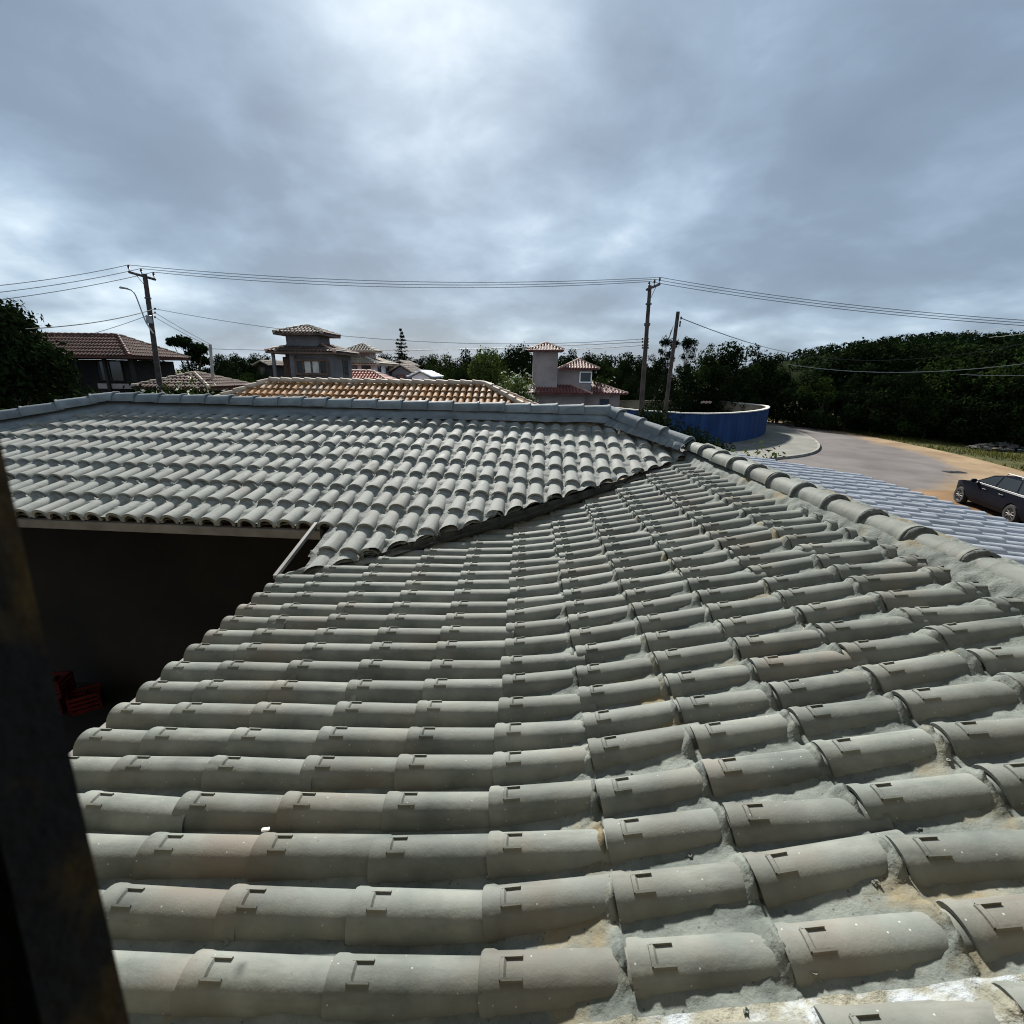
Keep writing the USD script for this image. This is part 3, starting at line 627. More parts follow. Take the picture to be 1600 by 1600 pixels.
# window leaf at the left of the view: a stained post with room shade painted in, rust stained along its edge
win = thing("window_frame", "stained wooden window frame post painted near black for room shade, with rusty yellow edge, close at the left", "window frame", at(200, 1600, 0.135))
o = at(200, 1600, 0.135); p_lo, p_mid, p_hi = at(212, 1640, 0.132), at(103, 1150, 0.168), at(-6, 660, 0.205)
mb = MB(); me = MB(); rows, rows_e = [], []
for p in (p_lo + (p_lo - p_mid) * 0.25, p_lo, p_mid, p_hi, p_hi + (p_hi - p_mid) * 0.6):
    q = p - o
    rows.append([q + np.array([-0.012, -0.030, 0]), q + np.array([-0.14, -0.030, 0]), q + np.array([-0.14, 0.0, 0]), q + np.array([-0.012, 0.0, 0])])
    rows_e.append([q + np.array([-0.014, -0.031, 0]), q + np.array([-0.004, -0.028, 0]), q + np.array([0.0, 0.0, 0]), q + np.array([-0.016, 0.002, 0])])
def loft(mb, rows):
    v = np.array(rows); h, w = v.shape[:2]; i, j = np.meshgrid(np.arange(h - 1), np.arange(w), indexing="ij")
    f = np.stack([i * w + j, i * w + (j + 1) % w, (i + 1) * w + (j + 1) % w, (i + 1) * w + j], -1).reshape(-1, 4)
    mb.add(v.reshape(-1, 3), f); mb.add(v[0], [[3, 2, 1, 0]]); mb.add(v[-1], [[0, 1, 2, 3]])
loft(mb, rows); loft(me, rows_e)
mesh("post", mb, "frame_wood", win); mesh("edge_strip", me, "frame_edge", win, label="rust stained edge of the frame")

# dry leaf caught between the tiles
lp = at(1537, 1362, 1.21)
lf = thing("dry_leaf", "small dry brown leaf standing upright among the tiles near the right edge", "leaf", lp)
mb = MB(); K = 7; rows = []
for k in range(K):
    t = k / (K - 1); w = 0.011 * math.sin(PI * (0.08 + 0.9 * t)) ** 0.8
    rows.append([(-w, 0.004 * math.sin(3 * t), -0.012 + 0.052 * t), (0, 0.007 + 0.004 * math.sin(3 * t), -0.012 + 0.052 * t), (w, 0.004 * math.sin(3 * t) - 0.003, -0.012 + 0.052 * t)])
v = np.array(rows).reshape(-1, 3)
mb.add(v, [[k * 3 + c, k * 3 + c + 1, (k + 1) * 3 + c + 1, (k + 1) * 3 + c] for k in range(K - 1) for c in range(2)])
mesh("blade", mb, "dry_leaf", lf, smooth=True)
ch = at(415, 1296, 1.13)
cp = thing("plaster_chip", "small white chip of plaster lying in a roof channel on the left", "chip", ch)
mb = MB(); mb.box((0, 0, 0), (0.024, 0.012, 0.007), 0.2, ch=0.002); mesh("chip", mb, "bright_white", cp)

# ------------------------------------------------------------------ ground, road, pavement
def sheet(name, pts, z, mat, kind="structure", label=None, sub=None):
    import shapely.geometry as sg
    pg = sg.Polygon([(p[0], p[1]) for p in pts]).buffer(0)
    v, f = trimesh.creation.triangulate_polygon(pg, engine="earcut")
    p = usdkit.mesh(stage, path_for(name), trimesh.Trimesh(np.c_[v, np.full(len(v), z)], f, process=False), M[mat]).GetPrim()
    v3 = np.c_[v, np.full(len(v), z)]
    return tag(p, label, kind=kind)
n = 48; g = np.linspace(0, 2 * PI, n, endpoint=False)
gp = trimesh.Trimesh(np.vstack([[[0, 300, GROUND]], np.c_[np.cos(g) * 1500, 300 + np.sin(g) * 1500, np.full(n, GROUND)]]), [[0, k + 1, (k + 1) % n + 1] for k in range(n)], process=False)
tag(usdkit.mesh(stage, path_for("ground"), gp, M["soil"]), "dark soil under trees and houses", kind="structure")
def bez(pts, n=12):
    """Smooth curve through points (Catmull-Rom)."""
    p = [np.asarray(q, float) for q in pts]; p = [2 * p[0] - p[1]] + p + [2 * p[-1] - p[-2]]; out = []
    for k in range(1, len(p) - 2):
        for t in np.linspace(0, 1, n, endpoint=False):
            a, b, c, d = p[k - 1:k + 3]
            out.append(0.5 * (2 * b + (c - a) * t + (2 * a - 5 * b + 4 * c - d) * t ** 2 + (3 * b - a - 3 * c + d) * t ** 3))
    return out + [p[-2]]
G2 = lambda x, y: on_ground(x, y)[:2]
verge_in = bez([G2(1150, 652), G2(1205, 658), G2(1300, 672), G2(1400, 690), G2(1500, 711), G2(1600, 737), G2(1720, 772)])
sheet("sand_track", [(4, 12), (40, 8), (60, 14)] + verge_in[::-1] + [(8, 62), (4, 40)], GROUND + 0.004, "sand")
road_far = bez([G2(1140, 652), G2(1205, 660), G2(1300, 676), G2(1390, 696), G2(1470, 722), G2(1500, 744), G2(1470, 760), G2(1400, 768), G2(1330, 762), G2(1240, 775)])
rx, ry = np.meshgrid(np.arange(8.0, 46.0, 0.28), np.arange(13.0, 62.0, 0.28), indexing="ij")
rpoly = sg.Polygon([tuple(p) for p in road_far] + [(7, 19), (5, 30), (5, 58)]).buffer(0)
rd = shapely.distance(rpoly.exterior, shapely.points(rx, ry)); rin = shapely.contains_xy(rpoly, rx, ry); rd = np.where(rin, rd, -rd)
rz = GROUND + 0.008 + 0 * rx
rmesh = grid_mesh(np.stack([rx, ry, rz], -1), rd > -1.6)
rp_ = np.asarray(rmesh.vertices); rdv = np.where(shapely.contains_xy(rpoly, rp_[:, 0], rp_[:, 1]), 1, -1) * shapely.distance(rpoly.exterior, shapely.points(rp_[:, 0], rp_[:, 1]))
rdv += 2.4 * (meshkit.fbm(np.c_[rp_[:, :2] * .22, 0 * rp_[:, 0]], 4, 8) - .5)
rprim = usdkit.mesh(stage, path_for("road"), rmesh, M["asphalt"]); tag(rprim, "worn grey asphalt road curving to the right, sand drifted over its edge", kind="structure")
UsdGeom.PrimvarsAPI(rprim).CreatePrimvar("drift", Sdf.ValueTypeNames.FloatArray, "vertex").Set(Vt.FloatArray.FromNumpy(np.clip(0.55 - rdv * 0.55, 0, 1).astype(np.float32)))
sheet("dirt_yard", [(5, 10), (45, 6), (45, 13)] + [tuple(G2(1640, 800)), tuple(G2(1560, 775)), tuple(G2(1480, 766)), tuple(G2(1400, 768)), tuple(G2(1330, 776)), (6, 22)], GROUND + 0.012, "dirt", label="orange dirt beside the road")
vout = [G2(1150, 640), G2(1300, 652), G2(1450, 668), G2(1600, 690), G2(1800, 720)]
sheet("grass_verge", list(verge_in) + vout[::-1], GROUND + 0.006, "verge")
# pavement with kerb round the wall's corner
kerb_line = bez([G2(1160, 652), G2(1205, 663), G2(1245, 676), G2(1270, 688), G2(1279, 699), G2(1268, 709), G2(1230, 716), G2(1150, 722), G2(1000, 730)], 10)
pv = list(kerb_line) + [(4, 30), (4, 45)]
mb = MB(); mb.prism([tuple(p) for p in pv], GROUND - 0.05, GROUND + 0.12); tag(mesh("pavement", mb, "pavement"), "pale concrete pavement rounding the blue wall", kind="structure")
mb = MB(); q = np.array(kerb_line); d = np.gradient(q, axis=0); d /= np.linalg.norm(d, axis=1, keepdims=True); nr = np.c_[-d[:, 1], d[:, 0]]
ring = sg.LineString(q).buffer(0.075, cap_style=2)
m = trimesh.creation.extrude_polygon(ring, 0.20, engine="earcut"); m.apply_translation((0, 0, GROUND - 0.06)); mb.add(m)
tag(mesh("kerb", mb, "kerb"), "dark kerb along the pavement's curve", kind="structure")
# grass on the verge
rg = np.random.default_rng(3); pg = sg.Polygon([tuple(p) for p in list(verge_in) + vout[::-1]]).buffer(0)
mb_v, mb_f, cnt = [], [], 0
minx, miny, maxx, maxy = pg.bounds
while cnt < 15000:
    p = rg.uniform((minx, miny), (min(maxx, 45), maxy))
    if not pg.contains(sg.Point(p)): continue
    dens = meshkit.noise(np.array([p[0] * .5, p[1] * .5, 0]), 4)
    if rg.random() > dens * 1.3: continue
    h = rg.uniform(0.10, 0.32) * (0.5 + dens); an = rg.uniform(0, 2 * PI); w = rg.uniform(0.015, 0.035)
    c, s = math.cos(an), math.sin(an); lean = rg.normal(0, 0.10, 2)
    b0 = len(mb_v); mb_v += [(p[0] - c * w, p[1] - s * w, GROUND), (p[0] + c * w, p[1] + s * w, GROUND), (p[0] + lean[0], p[1] + lean[1], GROUND + h)]
    mb_f.append((b0, b0 + 1, b0 + 2)); cnt += 1
tag(usdkit.mesh(stage, path_for("grass"), trimesh.Trimesh(np.array(mb_v), np.array(mb_f), process=False), M["grass"]), "rough yellowish green grass on the verge below the wood", kind="stuff")
# rubble heap on the verge
rp = on_ground(1566, 703)
rb = thing("rubble_heap", "low dark heap of rubble and cuttings on the grass verge at far right", "rubble heap", rp)
mb = MB()
for k in range(70):
    r = rg.uniform(.06, .26); m = trimesh.creation.icosphere(1, r); v = np.array(m.vertices) * (1 + .25 * rg.normal(size=(len(m.vertices), 1))) * (1.3, 1, .6)
    a, rad = rg.uniform(0, 2 * PI), rg.random() ** .6
    mb.add(v + (math.cos(a) * rad * 2.1, math.sin(a) * rad * 1.2, 0.42 * (1 - rad) + .03), m.faces)
mesh("stones", mb, "rubble", rb, kind="stuff")
mb = MB()
for k in range(60):
    a, rad = rg.uniform(0, 2 * PI), rg.random() ** .5 * 1.9; z = 0.5 * (1 - rad / 2.2); l = rg.uniform(.3, .9); e = rg.normal(0, .6, 3); e[2] = abs(e[2]) * .4
    p0 = np.array([math.cos(a) * rad, math.sin(a) * rad * .7, z]); mb.tube([p0, p0 + e * l], 0.018, 3, False)
mesh("twigs", mb, "bark", rb, kind="stuff")
mb = MB()
for k in range(5): mb.box((rg.uniform(-1.6, 1.8), rg.uniform(-1.2, -.6), .14), (rg.uniform(.2, .5), .2, .05), rg.uniform(0, 3), ch=.01)
mesh("pale_scraps", mb, "white_render", rb, kind="stuff")
# drain cover in the sandy edge of the road
dp = on_ground(1491, 738, GROUND + .01)
dc = thing("drain_grate", "small dark drain grate lying in the sandy road edge behind the car", "drain grate", dp)
mb = MB()
for k in range(6): mb.box((0.0, -0.2 + k * .08, 0.02), (0.85, 0.035, 0.035))
mb.box((-.42, 0, .02), (.05, .5, .04)); mb.box((.42, 0, .02), (.05, .5, .04)); mesh("grate", mb, "dark_metal", dc)

# ------------------------------------------------------------------ tiled roofs of the other houses
def roof_slope(mb_base, mb_rib, e0, e1, t1, t0, spacing, r, step=0.42, lift=0.0, each=None):
    """A sloping face e0-e1 (eave) to t0-t1 (top): flat channel sheet plus half-round ribs with a step at every tile."""
    e0, e1, t0, t1 = (np.asarray(p, float) for p in (e0, e1, t0, t1))
    nrm = np.cross(e1 - e0, (t0 + t1) / 2 - e0); nrm /= np.linalg.norm(nrm); nrm = nrm if nrm[2] > 0 else -nrm
    mb_base.add([e0, e1, t1, t0], [[0, 1, 2], [0, 2, 3]])
    u = (e1 - e0); W = np.linalg.norm(u); u /= W
    w = np.cross(nrm, u); w = w if w[2] > 0 else -w
    H = ((t0 - e0) @ w); a0, a1 = (t0 - e0) @ u, (t1 - e0) @ u
    g = np.linspace(0, PI, 6)
    n = int(W / spacing); off = (W - n * spacing) / 2
    for k in range(n + 1):
        x = off + k * spacing
        top = H
        if x < a0 and a0 > 1e-6: top = min(top, H * x / a0)
        if x > a1 and W - a1 > 1e-6: top = min(top, H * (W - x) / (W - a1))
        if top < 0.12: continue
        K = max(1, int(math.ceil(top / step)))
        for q in range(K):
            y0, y1 = q * step - 0.03, min((q + 1) * step + .02, top)
            if y1 - y0 < .05: continue
            rr = [r * 1.08, r * .86]; zz = [r * .22, 0]
            pts = []
            for (y, rad, z) in ((y0, rr[0], zz[0]), (y1, rr[1], zz[1])):
                pts.append(np.array([e0 + u * (x - math.cos(c) * rad) + w * y + nrm * (math.sin(c) * rad + z + lift) for c in g]))
            pts = [pts[0] - nrm * 0 , pts[1]]
            v = np.vstack([(pts[0] - pts[0].mean(0)) * .78 + pts[0].mean(0) - nrm * .01, pts[0], pts[1]])
            f = [[a * 6 + j, a * 6 + j + 1, (a + 1) * 6 + j + 1, (a + 1) * 6 + j] for a in range(2) for j in range(5)]
            if each: m = MB(); m.add(v, f); each(m)
            else: mb_rib.add(v, f)

def hip_roof(parent, cx, cy, z, w, d, pitch, base, rib, cap, spacing=0.22, r=0.085, step=0.42, ridge=None, name="roof", eave=None, capr=0.10, each=None):
    """Hip roof over the rectangle w x d (eave outline) at height z; its ridge runs along the longer side."""
    h = min(w, d) / 2 * math.tan(pitch)
    if ridge is not None: h = ridge
    k = (w - d) / 2 if w > d else 0; l = (d - w) / 2 if d > w else 0
    P = [np.array([cx + a * w / 2, cy + b * d / 2, z]) for a, b in ((-1, -1), (1, -1), (1, 1), (-1, 1))]
    Q = [np.array([cx - k, cy - l, z + h]), np.array([cx + k, cy - l, z + h]), np.array([cx + k, cy + l, z + h]), np.array([cx - k, cy + l, z + h])]
    mb, mr = MB(), MB()
    for a in range(4): roof_slope(mb, mr, P[a], P[(a + 1) % 4], Q[(a + 1) % 4], Q[a], spacing, r, step, each=each if a in (0, 1, 3) else None)
    t = 0.12; mb.box((cx, cy, z - t / 2 - .01), (w, d, t))
    b = mesh(name, mb, base, parent)
    if mr.n: mesh("roof_tiles", mr, rib, parent, smooth=40, kind="stuff")
    for a in range(4):
        mc = MB(); L = np.linalg.norm(Q[a] - P[a]); n = max(2, int(L / .4))
        for q in range(n):
            p0, p1 = P[a] + (Q[a] - P[a]) * q / n, P[a] + (Q[a] - P[a]) * (q + 1.06) / n
            mc.tube([p0 + (0, 0, .045), p1 + (0, 0, .02)], [capr * 1.05, capr * .9], 7)
        mesh("hip_cap", mc, cap, parent, smooth=50)
    if k or l:
        mc = MB(); p0, p1 = (Q[0], Q[1]) if k else (Q[1], Q[2]); n = max(2, int(np.linalg.norm(p1 - p0) / .4))
        for q in range(n): mc.tube([p0 + (p1 - p0) * q / n + (0, 0, .045), p0 + (p1 - p0) * (q + 1.06) / n + (0, 0, .02)], [capr * 1.05, capr * .9], 7)
        mesh("ridge_cap", mc, cap, parent, smooth=50)
    return Q

def window(parent, cx, y, cz, w, h, frame="brown_wood", pane="glass", bars=(1, 1), fw=0.07, depth=0.06, curtain=False, side=0):
    """Frame with mullions proud of a wall that faces -y (side=1: a wall that faces +x, cx along y and y its x), panes behind them (sub-parts)."""
    def bx(mb, c, d):
        if side: mb.box((y + (y - c[1]), c[0], c[2]), (d[1], d[0], d[2]))
        else: mb.box(c, d)
    mb = MB()
    for sx in (-1, 1): bx(mb, (cx + sx * (w / 2 - fw / 2), y - depth / 2, cz), (fw, depth, h))
    for sz in (-1, 1): bx(mb, (cx, y - depth / 2, cz + sz * (h / 2 - fw / 2)), (w - 2 * fw, depth, fw))
    for k in range(1, bars[0]): bx(mb, (cx - w / 2 + w * k / bars[0], y - depth / 2, cz), (fw * .8, depth * .8, h - 2 * fw))
    f = mesh("window", mb, frame, parent)
    for k in range(bars[0]):
        pw = (w - 2 * fw) / bars[0]
        q = MB(); bx(q, (cx - (w - 2 * fw) / 2 + pw * (k + .5), y - .012, cz), (pw - .02, .015, h - 2 * fw)); mesh("pane", q, pane if not (curtain and k in (1, 2)) else "curtain", f)
    return f

def px(Y): return Y / FPX                                   # metres per pixel of the photograph at depth Y (near its middle)

# --- orange tiled house right behind the ridge: every tile its own
p0, p1 = at(421, 594, 16.2), at(757, 603, 16.2); zr_ = (p0[2] + p1[2]) / 2 - 0.02
oh = thing("orange_roofed_house", "house with orange and cream barrel tiles rising just behind the grey ridge", "house", ((p0[0] + p1[0]) / 2, 16.2, 0))
Wd = p1[0] - p0[0]; hd = 2.6; hz = 1.20
def one_orange(m): mesh("cap_tile", m, "orange", oh, smooth=40)
mbase = MB(); mr = MB()
E = [np.array([-Wd / 2 - hd, -hd, zr_ - hz]), np.array([Wd / 2 + hd, -hd, zr_ - hz]), np.array([Wd / 2 + hd, hd, zr_ - hz]), np.array([-Wd / 2 - hd, hd, zr_ - hz])]
T0, T1 = np.array([-Wd / 2, 0, zr_]), np.array([Wd / 2, 0, zr_])
top_only = [0]
class Pick:
    def __init__(s): s.n = 0
def orange_each(m):
    v = m.get().vertices
    if v[:, 2].max() > zr_ - 0.74 and v[:, 1].mean() < -0.1: one_orange(m)
    else: mr.add(m.get())
roof_slope(mbase, mr, E[0], E[1], T1, T0, 0.212, 0.088, 0.38, each=orange_each)
roof_slope(mbase, mr, E[1], E[2], T1, T1, 0.212, 0.088, 0.38); roof_slope(mbase, mr, E[2], E[3], T0, T1, 0.212, 0.088, 0.38); roof_slope(mbase, mr, E[3], E[0], T0, T0, 0.212, 0.088, 0.38)
mesh("roof", mbase, "orange_bed", oh); mesh("roof_tiles", mr, "orange", oh, smooth=40, kind="stuff")
for a, bq in ((E[0], T0), (E[1], T1), (E[2], T1), (E[3], T0), (T0, T1)):
    n = int(np.linalg.norm(bq - a) / .38)
    for q in range(n):
        mc = MB(); mc.tube([a + (bq - a) * q / n + (0, 0, .07), a + (bq - a) * (q + 1.08) / n + (0, 0, .045)], [.105, .088], 8); mesh("ridge_tile", mc, "clay_ridge", oh, smooth=50)
mb = MB(); mb.box((0, 0, (GROUND + zr_ - hz) / 2 - .05), (Wd + 4.2, 2 * hd - .9, zr_ - hz - GROUND - .1)); mesh("wall", mb, "white_render", oh)
window(oh, 0, -hd + .45, -3.0, 1.2, 1.1)

# --- grey two-storey house with a roof turret
Y = 30.0; k = px(Y)
def bld(name, label, px0, Yd): q = at(px0, 583, Yd); return thing(name, label, "house", (q[0], Yd, 0)), q[0]
ha, ax = bld("grey_turret_house", "grey two storey house with brown windows and a square turret above its hip roof", 485, Y)
X = lambda x, y=560, Yd=Y, bx=None: at(x, y, Yd)[0] - (ax if bx is None else bx)
Z = lambda y, x=800, Yd=Y: at(x, y, Yd)[2]
zE = Z(549.5, 485)
fx0, fx1, dp = X(424), X(514), 3.8
mb = MB()
mb.box(((X(424) + X(428)) / 2, 0.1, (GROUND + zE) / 2), (X(428) - X(424), .16, zE - GROUND))
mb.box(((X(452) + X(459)) / 2, 0.12, (GROUND + zE) / 2), (X(459) - X(452), .2, zE - GROUND))
mb.box(((X(459) + fx1) / 2, dp / 2 + .10, (GROUND + zE) / 2), (fx1 - X(459), dp - .2, zE - GROUND)); mb.box(((fx0 + X(459)) / 2, dp / 2 + .9, (GROUND + zE) / 2), (X(459) - fx0, dp - 1.8, zE - GROUND))
mb.box(((X(428) + X(452)) / 2, .12, Z(590, 485) - 1.6), (X(452) - X(428), .14, 3.2))
mesh("wall", mb, "grey_render", ha)
window(ha, (X(460) + X(512)) / 2, .0, (Z(561, 485) + Z(586, 485)) / 2, X(512) - X(460), Z(561, 485) - Z(586, 485), bars=(4, 1), fw=.13, curtain=True)
window(ha, dp * .68, fx1, (Z(562, 530) + Z(587, 530)) / 2, .9, 1.1, fw=.09, side=1)
mb = MB(); mb.box(((X(430) + X(450)) / 2, .88, -.2), (X(449) - X(431), .06, 2.0)); mesh("door", mb, "brown_wood", ha)
wq = 4.25; hip_roof(ha, X(419) + wq / 2, wq / 2 - .25, zE, wq, wq, .4, "dark_roof", "dark_roof", "pink_cap", .22, .08, ridge=Z(530, 490) - zE)
tq = 1.95; tx, ty = X(443) + tq / 2, 1.55
mb = MB(); mb.box((tx, ty, (Z(519, 470) + zE) / 2), (tq, tq, Z(519, 470) - zE)); mesh("turret_wall", mb, "grey_render", ha)
hip_roof(ha, tx + .02, ty, Z(519.5, 468), 3.0, 3.0, .4, "dark_roof", "dark_roof", "tan_roof", .22, .08, name="turret_roof", ridge=Z(505.5, 468) - Z(519.5, 468))

# --- white house with tan roofs behind it
Y = 43.0; hb, ax = bld("white_tan_roofed_house", "white house with stepped tan hip roofs beside the grey turret house", 575, 43.0)
zE = Z(568.5, 580, Y); x0_, x1_ = X(512, 570, Y), X(585, 570, Y); dp = 6.0
mb = MB(); mb.box(((x0_ + x1_) / 2, dp / 2, (GROUND + zE) / 2), (x1_ - x0_, dp, zE - GROUND)); mesh("wall", mb, "white_render", hb)
window(hb, (X(565, 570, Y) + X(579, 570, Y)) / 2, 0, (Z(571, 580, Y) + Z(580, 580, Y)) / 2, X(579, 570, Y) - X(565, 570, Y), .62, fw=.06)
for yy in (.7, 3.2): window(hb, yy + .6, x1_, (Z(571, 585, Y) + Z(582, 585, Y)) / 2, .9, .75, fw=.07, side=1)
window(hb, X(553, 575, Y), 0, Z(577, 560, Y), .6, .6, fw=.06)
hip_roof(hb, (x0_ + x1_) / 2, dp / 2, zE, x1_ - x0_ + 1.0, dp + 1.0, .4, "tan_roof", "tan_roof", "coping", .26, .10, ridge=Z(551, 580, Y) - zE)
zU = Z(547.5, 558, Y); qx = X(541.5, 550, Y)
mb = MB(); mb.box((qx + .85, 1.9, (zE + zU) / 2), (1.7, 1.7, zU - zE)); mesh("turret_wall", mb, "taupe_render", hb)
hip_roof(hb, qx + .85, 1.9, zU, 2.65, 2.65, .4, "tan_roof", "tan_roof", "coping", .26, .10, name="turret_roof", ridge=Z(535, 560, Y) - zU)

# --- low house with a red roof in front of it
Y = 36.0; hc, ax = bld("red_roofed_house", "low house with a bright red ribbed roof below the white house", 585, 36.0)
zt_, zE = Z(580.5, 580, Y), Z(600, 580, Y)
hip_roof(hc, (X(430, 590, Y) + X(612, 590, Y)) / 2, 2.0, zE, X(612, 590, Y) - X(430, 590, Y), 4.0, .4, "red_roof", "red_roof", "pink_cap", .24, .09, ridge=zt_ - zE)
mb = MB(); mb.box(((X(440, 590, Y) + X(602, 590, Y)) / 2, 2.0, (GROUND + zE) / 2 - .06), (X(602, 590, Y) - X(440, 590, Y), 3.2, zE - GROUND - .1)); mesh("wall", mb, "taupe_render", hc)
window(hc, X(585, 590, Y), .4, zE - 1.2, 1.0, 1.0)

# --- small dark gabled houses and the white gable beside the pine
def gable_house(name, label, x0, x1, ytop, yeave, Yd, wall, roof, cap, dd=5.0, overhang=.35):
    h, axx = bld(name, label, (x0 + x1) / 2, Yd)
    w = (x1 - x0) * px(Yd); zt_, ze = Z(ytop, (x0 + x1) / 2, Yd), Z(yeave, (x0 + x1) / 2, Yd)
    mb = MB(); pts = [(-w / 2 + overhang, GROUND), (w / 2 - overhang, GROUND), (w / 2 - overhang, ze), (0, zt_ - .12), (-w / 2 + overhang, ze)]
    m = trimesh.creation.extrude_polygon(sg.Polygon(pts), dd, engine="earcut"); v = np.array(m.vertices); mb.add(np.c_[v[:, 0], v[:, 2], v[:, 1]], m.faces[:, ::-1]); mesh("wall", mb, wall, h)
    for s in (-1, 1):
        b, r = MB(), MB(); sl = (zt_ - ze) / (w / 2)
        roof_slope(b, r, (s * w / 2, -.3, ze - overhang * sl * 0), (s * w / 2, dd + .3, ze), (0, dd + .3, zt_), (0, -.3, zt_), .24, .09)
        bb = b.get(); off = bb.copy(); off.apply_translation((0, 0, -.08)); b.add(off.vertices, off.faces[:, ::-1])
        q = mesh("roof", b, roof, h); mesh("roof_tiles", r, roof, q, smooth=40, kind="stuff")
        c = MB(); c.tube([(s * w / 2, -.3, ze + .02), (0, -.3, zt_ + .03)], .07, 6); mesh("verge_cap", c, cap, h)
    c = MB(); c.tube([(0, -.3, zt_ + .04), (0, dd + .3, zt_ + .04)], .10, 6); mesh("ridge_cap", c, cap, h)
    window(h, 0, 0, ze - .6, min(1.0, w * .3), .8)
    return h
gable_house("small_brown_house", "small dark brown gabled house left of the pointed pine", 611, 640, 564, 571, 55.0, "dark_render", "dark_roof", "tan_roof")
gable_house("small_brown_house", "lower brown gabled house just right of the red roof", 607, 646, 570, 582, 47.0, "grey_render", "dark_roof", "tan_roof")
gable_house("small_white_house", "small bright white gabled house at the foot of the pointed pine", 638, 676, 580, 589, 44.0, "bright_white", "bright_white", "bright_white")
gable_house("distant_brown_house", "tiny distant brown roof left of the grey turret house among trees", 398, 424, 564, 571, 52.0, "dark_render", "dark_roof", "tan_roof")

# --- pink house with a tower
Y = 46.0; he, ax = bld("pink_tower_house", "pinkish house with a square tower and maroon striped roofs right of centre", 895, 46.0)
XX = lambda x, y=590: at(x, y, 46.0)[0] - ax
ZZ = lambda y, x=880: at(x, y, 46.0)[2]
zE = ZZ(614)
for x0, x1, d0, d1 in ((806, 925, 0.0, 6.0), (868, 985, 1.4, 7.4)):
    w, d = XX(x1) - XX(x0), d1 - d0
    hip_roof(he, (XX(x0) + XX(x1)) / 2, (d0 + d1) / 2 - .8, zE + (0 if x0 < 850 else .03), w, d, .4, "maroon_roof", "maroon_rib", "pink_cap", .30, .085, ridge=ZZ(594) - zE - (0 if x0 < 850 else .2))
    mb = MB(); mb.box(((XX(x0) + XX(x1)) / 2, (d0 + d1) / 2 - .8, (GROUND + zE) / 2 - .06), (w - 1.2, d - 1.2, zE - GROUND - .12)); mesh("wall", mb, "taupe_render", he)
for wx in (XX(850), XX(900), XX(950)): window(he, wx, .8 if wx < 0 else 1.2, zE - 1.0, .9, .9)
mb = MB(); mb.box(((XX(832.5) + XX(871)) / 2, 1.5, (ZZ(548) + zE) / 2), (XX(871) - XX(832.5), 2.3, ZZ(548) - zE)); mesh("tower_wall", mb, "taupe_render", he)
hip_roof(he, XX(852), 1.5, ZZ(546.5), XX(879) - XX(824), 3.3, .4, "maroon_roof", "pink_cap", "pink_cap", .27, .09, name="tower_roof", ridge=ZZ(534.5) - ZZ(546.5))
mb = MB(); mb.box(((XX(871) + XX(927)) / 2, 2.5, (ZZ(576) + zE) / 2), (XX(927) - XX(871) - .02, 3.0, ZZ(576) - zE)); mesh("upper_wall", mb, "taupe_render", he)
window(he, (XX(907) + XX(927)) / 2, 1.0, (ZZ(580) + ZZ(598)) / 2, XX(927) - XX(907), ZZ(580) - ZZ(598), "bright_white", "glass", fw=.11)
hip_roof(he, (XX(876) + XX(937)) / 2, 2.4, ZZ(575), XX(937) - XX(876), 3.9, .4, "maroon_roof", "pink_cap", "pink_cap", .27, .09, name="upper_roof", ridge=ZZ(560) - ZZ(575))

# --- big red-brown roof at the left and its neighbours
Y = 27.0; hf, ax = bld("red_brown_roofed_house", "long dark house under a weathered red brown hip roof behind the left utility pole", 150, 27.0)
XX = lambda x, y=560: at(x, y, 27.0)[0] - ax
ZZ = lambda y, x=180: at(x, y, 27.0)[2]
zE = ZZ(556); zt_ = ZZ(526)
w = XX(203) - XX(-260)
hip_roof(hf, (XX(-260) + XX(203)) / 2, 2.5, zE, w, 5.0, .4, "brown_roof", "brown_roof", "brown_roof", .21, .075, ridge=zt_ - zE + .22)
mb = MB(); mb.box(((XX(-240) + XX(178)) / 2, 2.9, (GROUND + zE) / 2 - .1), (XX(178) - XX(-240), 3.4, zE - GROUND - .2)); mesh("wall", mb, "dark_render", hf)
mb = MB(); mb.box((XX(160), .6, ZZ(604)), (XX(190) - XX(130), .12, .28)); mesh("balustrade", mb, "taupe_render", hf, label="pale rail strip below the dark veranda")
for q in (60, 105, 150, 192): 
    mb = MB(); mb.box((XX(q), .5, (GROUND + zE) / 2), (.16, .16, zE - GROUND - .15)); mesh("post", mb, "dark_wood", hf)
window(hf, XX(140), 1.2, ZZ(580), 1.6, 1.2, "dark_wood", bars=(2, 1))
Y = 24.0; hg, ax = bld("low_red_house", "low house with a dull red roof between the left pole and the orange tiles", 318, 24.0)
XX = lambda x, y=595: at(x, y, 24.0)[0] - ax
ZZ = lambda y, x=310: at(x, y, 24.0)[2]
zE = ZZ(606)
hip_roof(hg, XX(262), 2.2, zE, XX(322) - XX(202), 4.2, .4, "brown_roof", "brown_roof", "clay_ridge", .21, .08, ridge=ZZ(584) - zE)
mb = MB(); mb.box((XX(262), 2.2, (GROUND + zE) / 2 - .1), (XX(305) - XX(220), 3.2, zE - GROUND - .2)); mesh("wall", mb, "dark_render", hg); window(hg, XX(262), .6, zE - 1, 1, .9)
Y = 33.0; hh, ax = bld("far_left_house", "house at far left whose tiled ridge shows behind the nearest tree", 0, 24.0)
XX = lambda x, y=500: at(x, y, 24.0)[0] - ax
ZZ = lambda y, x=20: at(x, y, 24.0)[2]
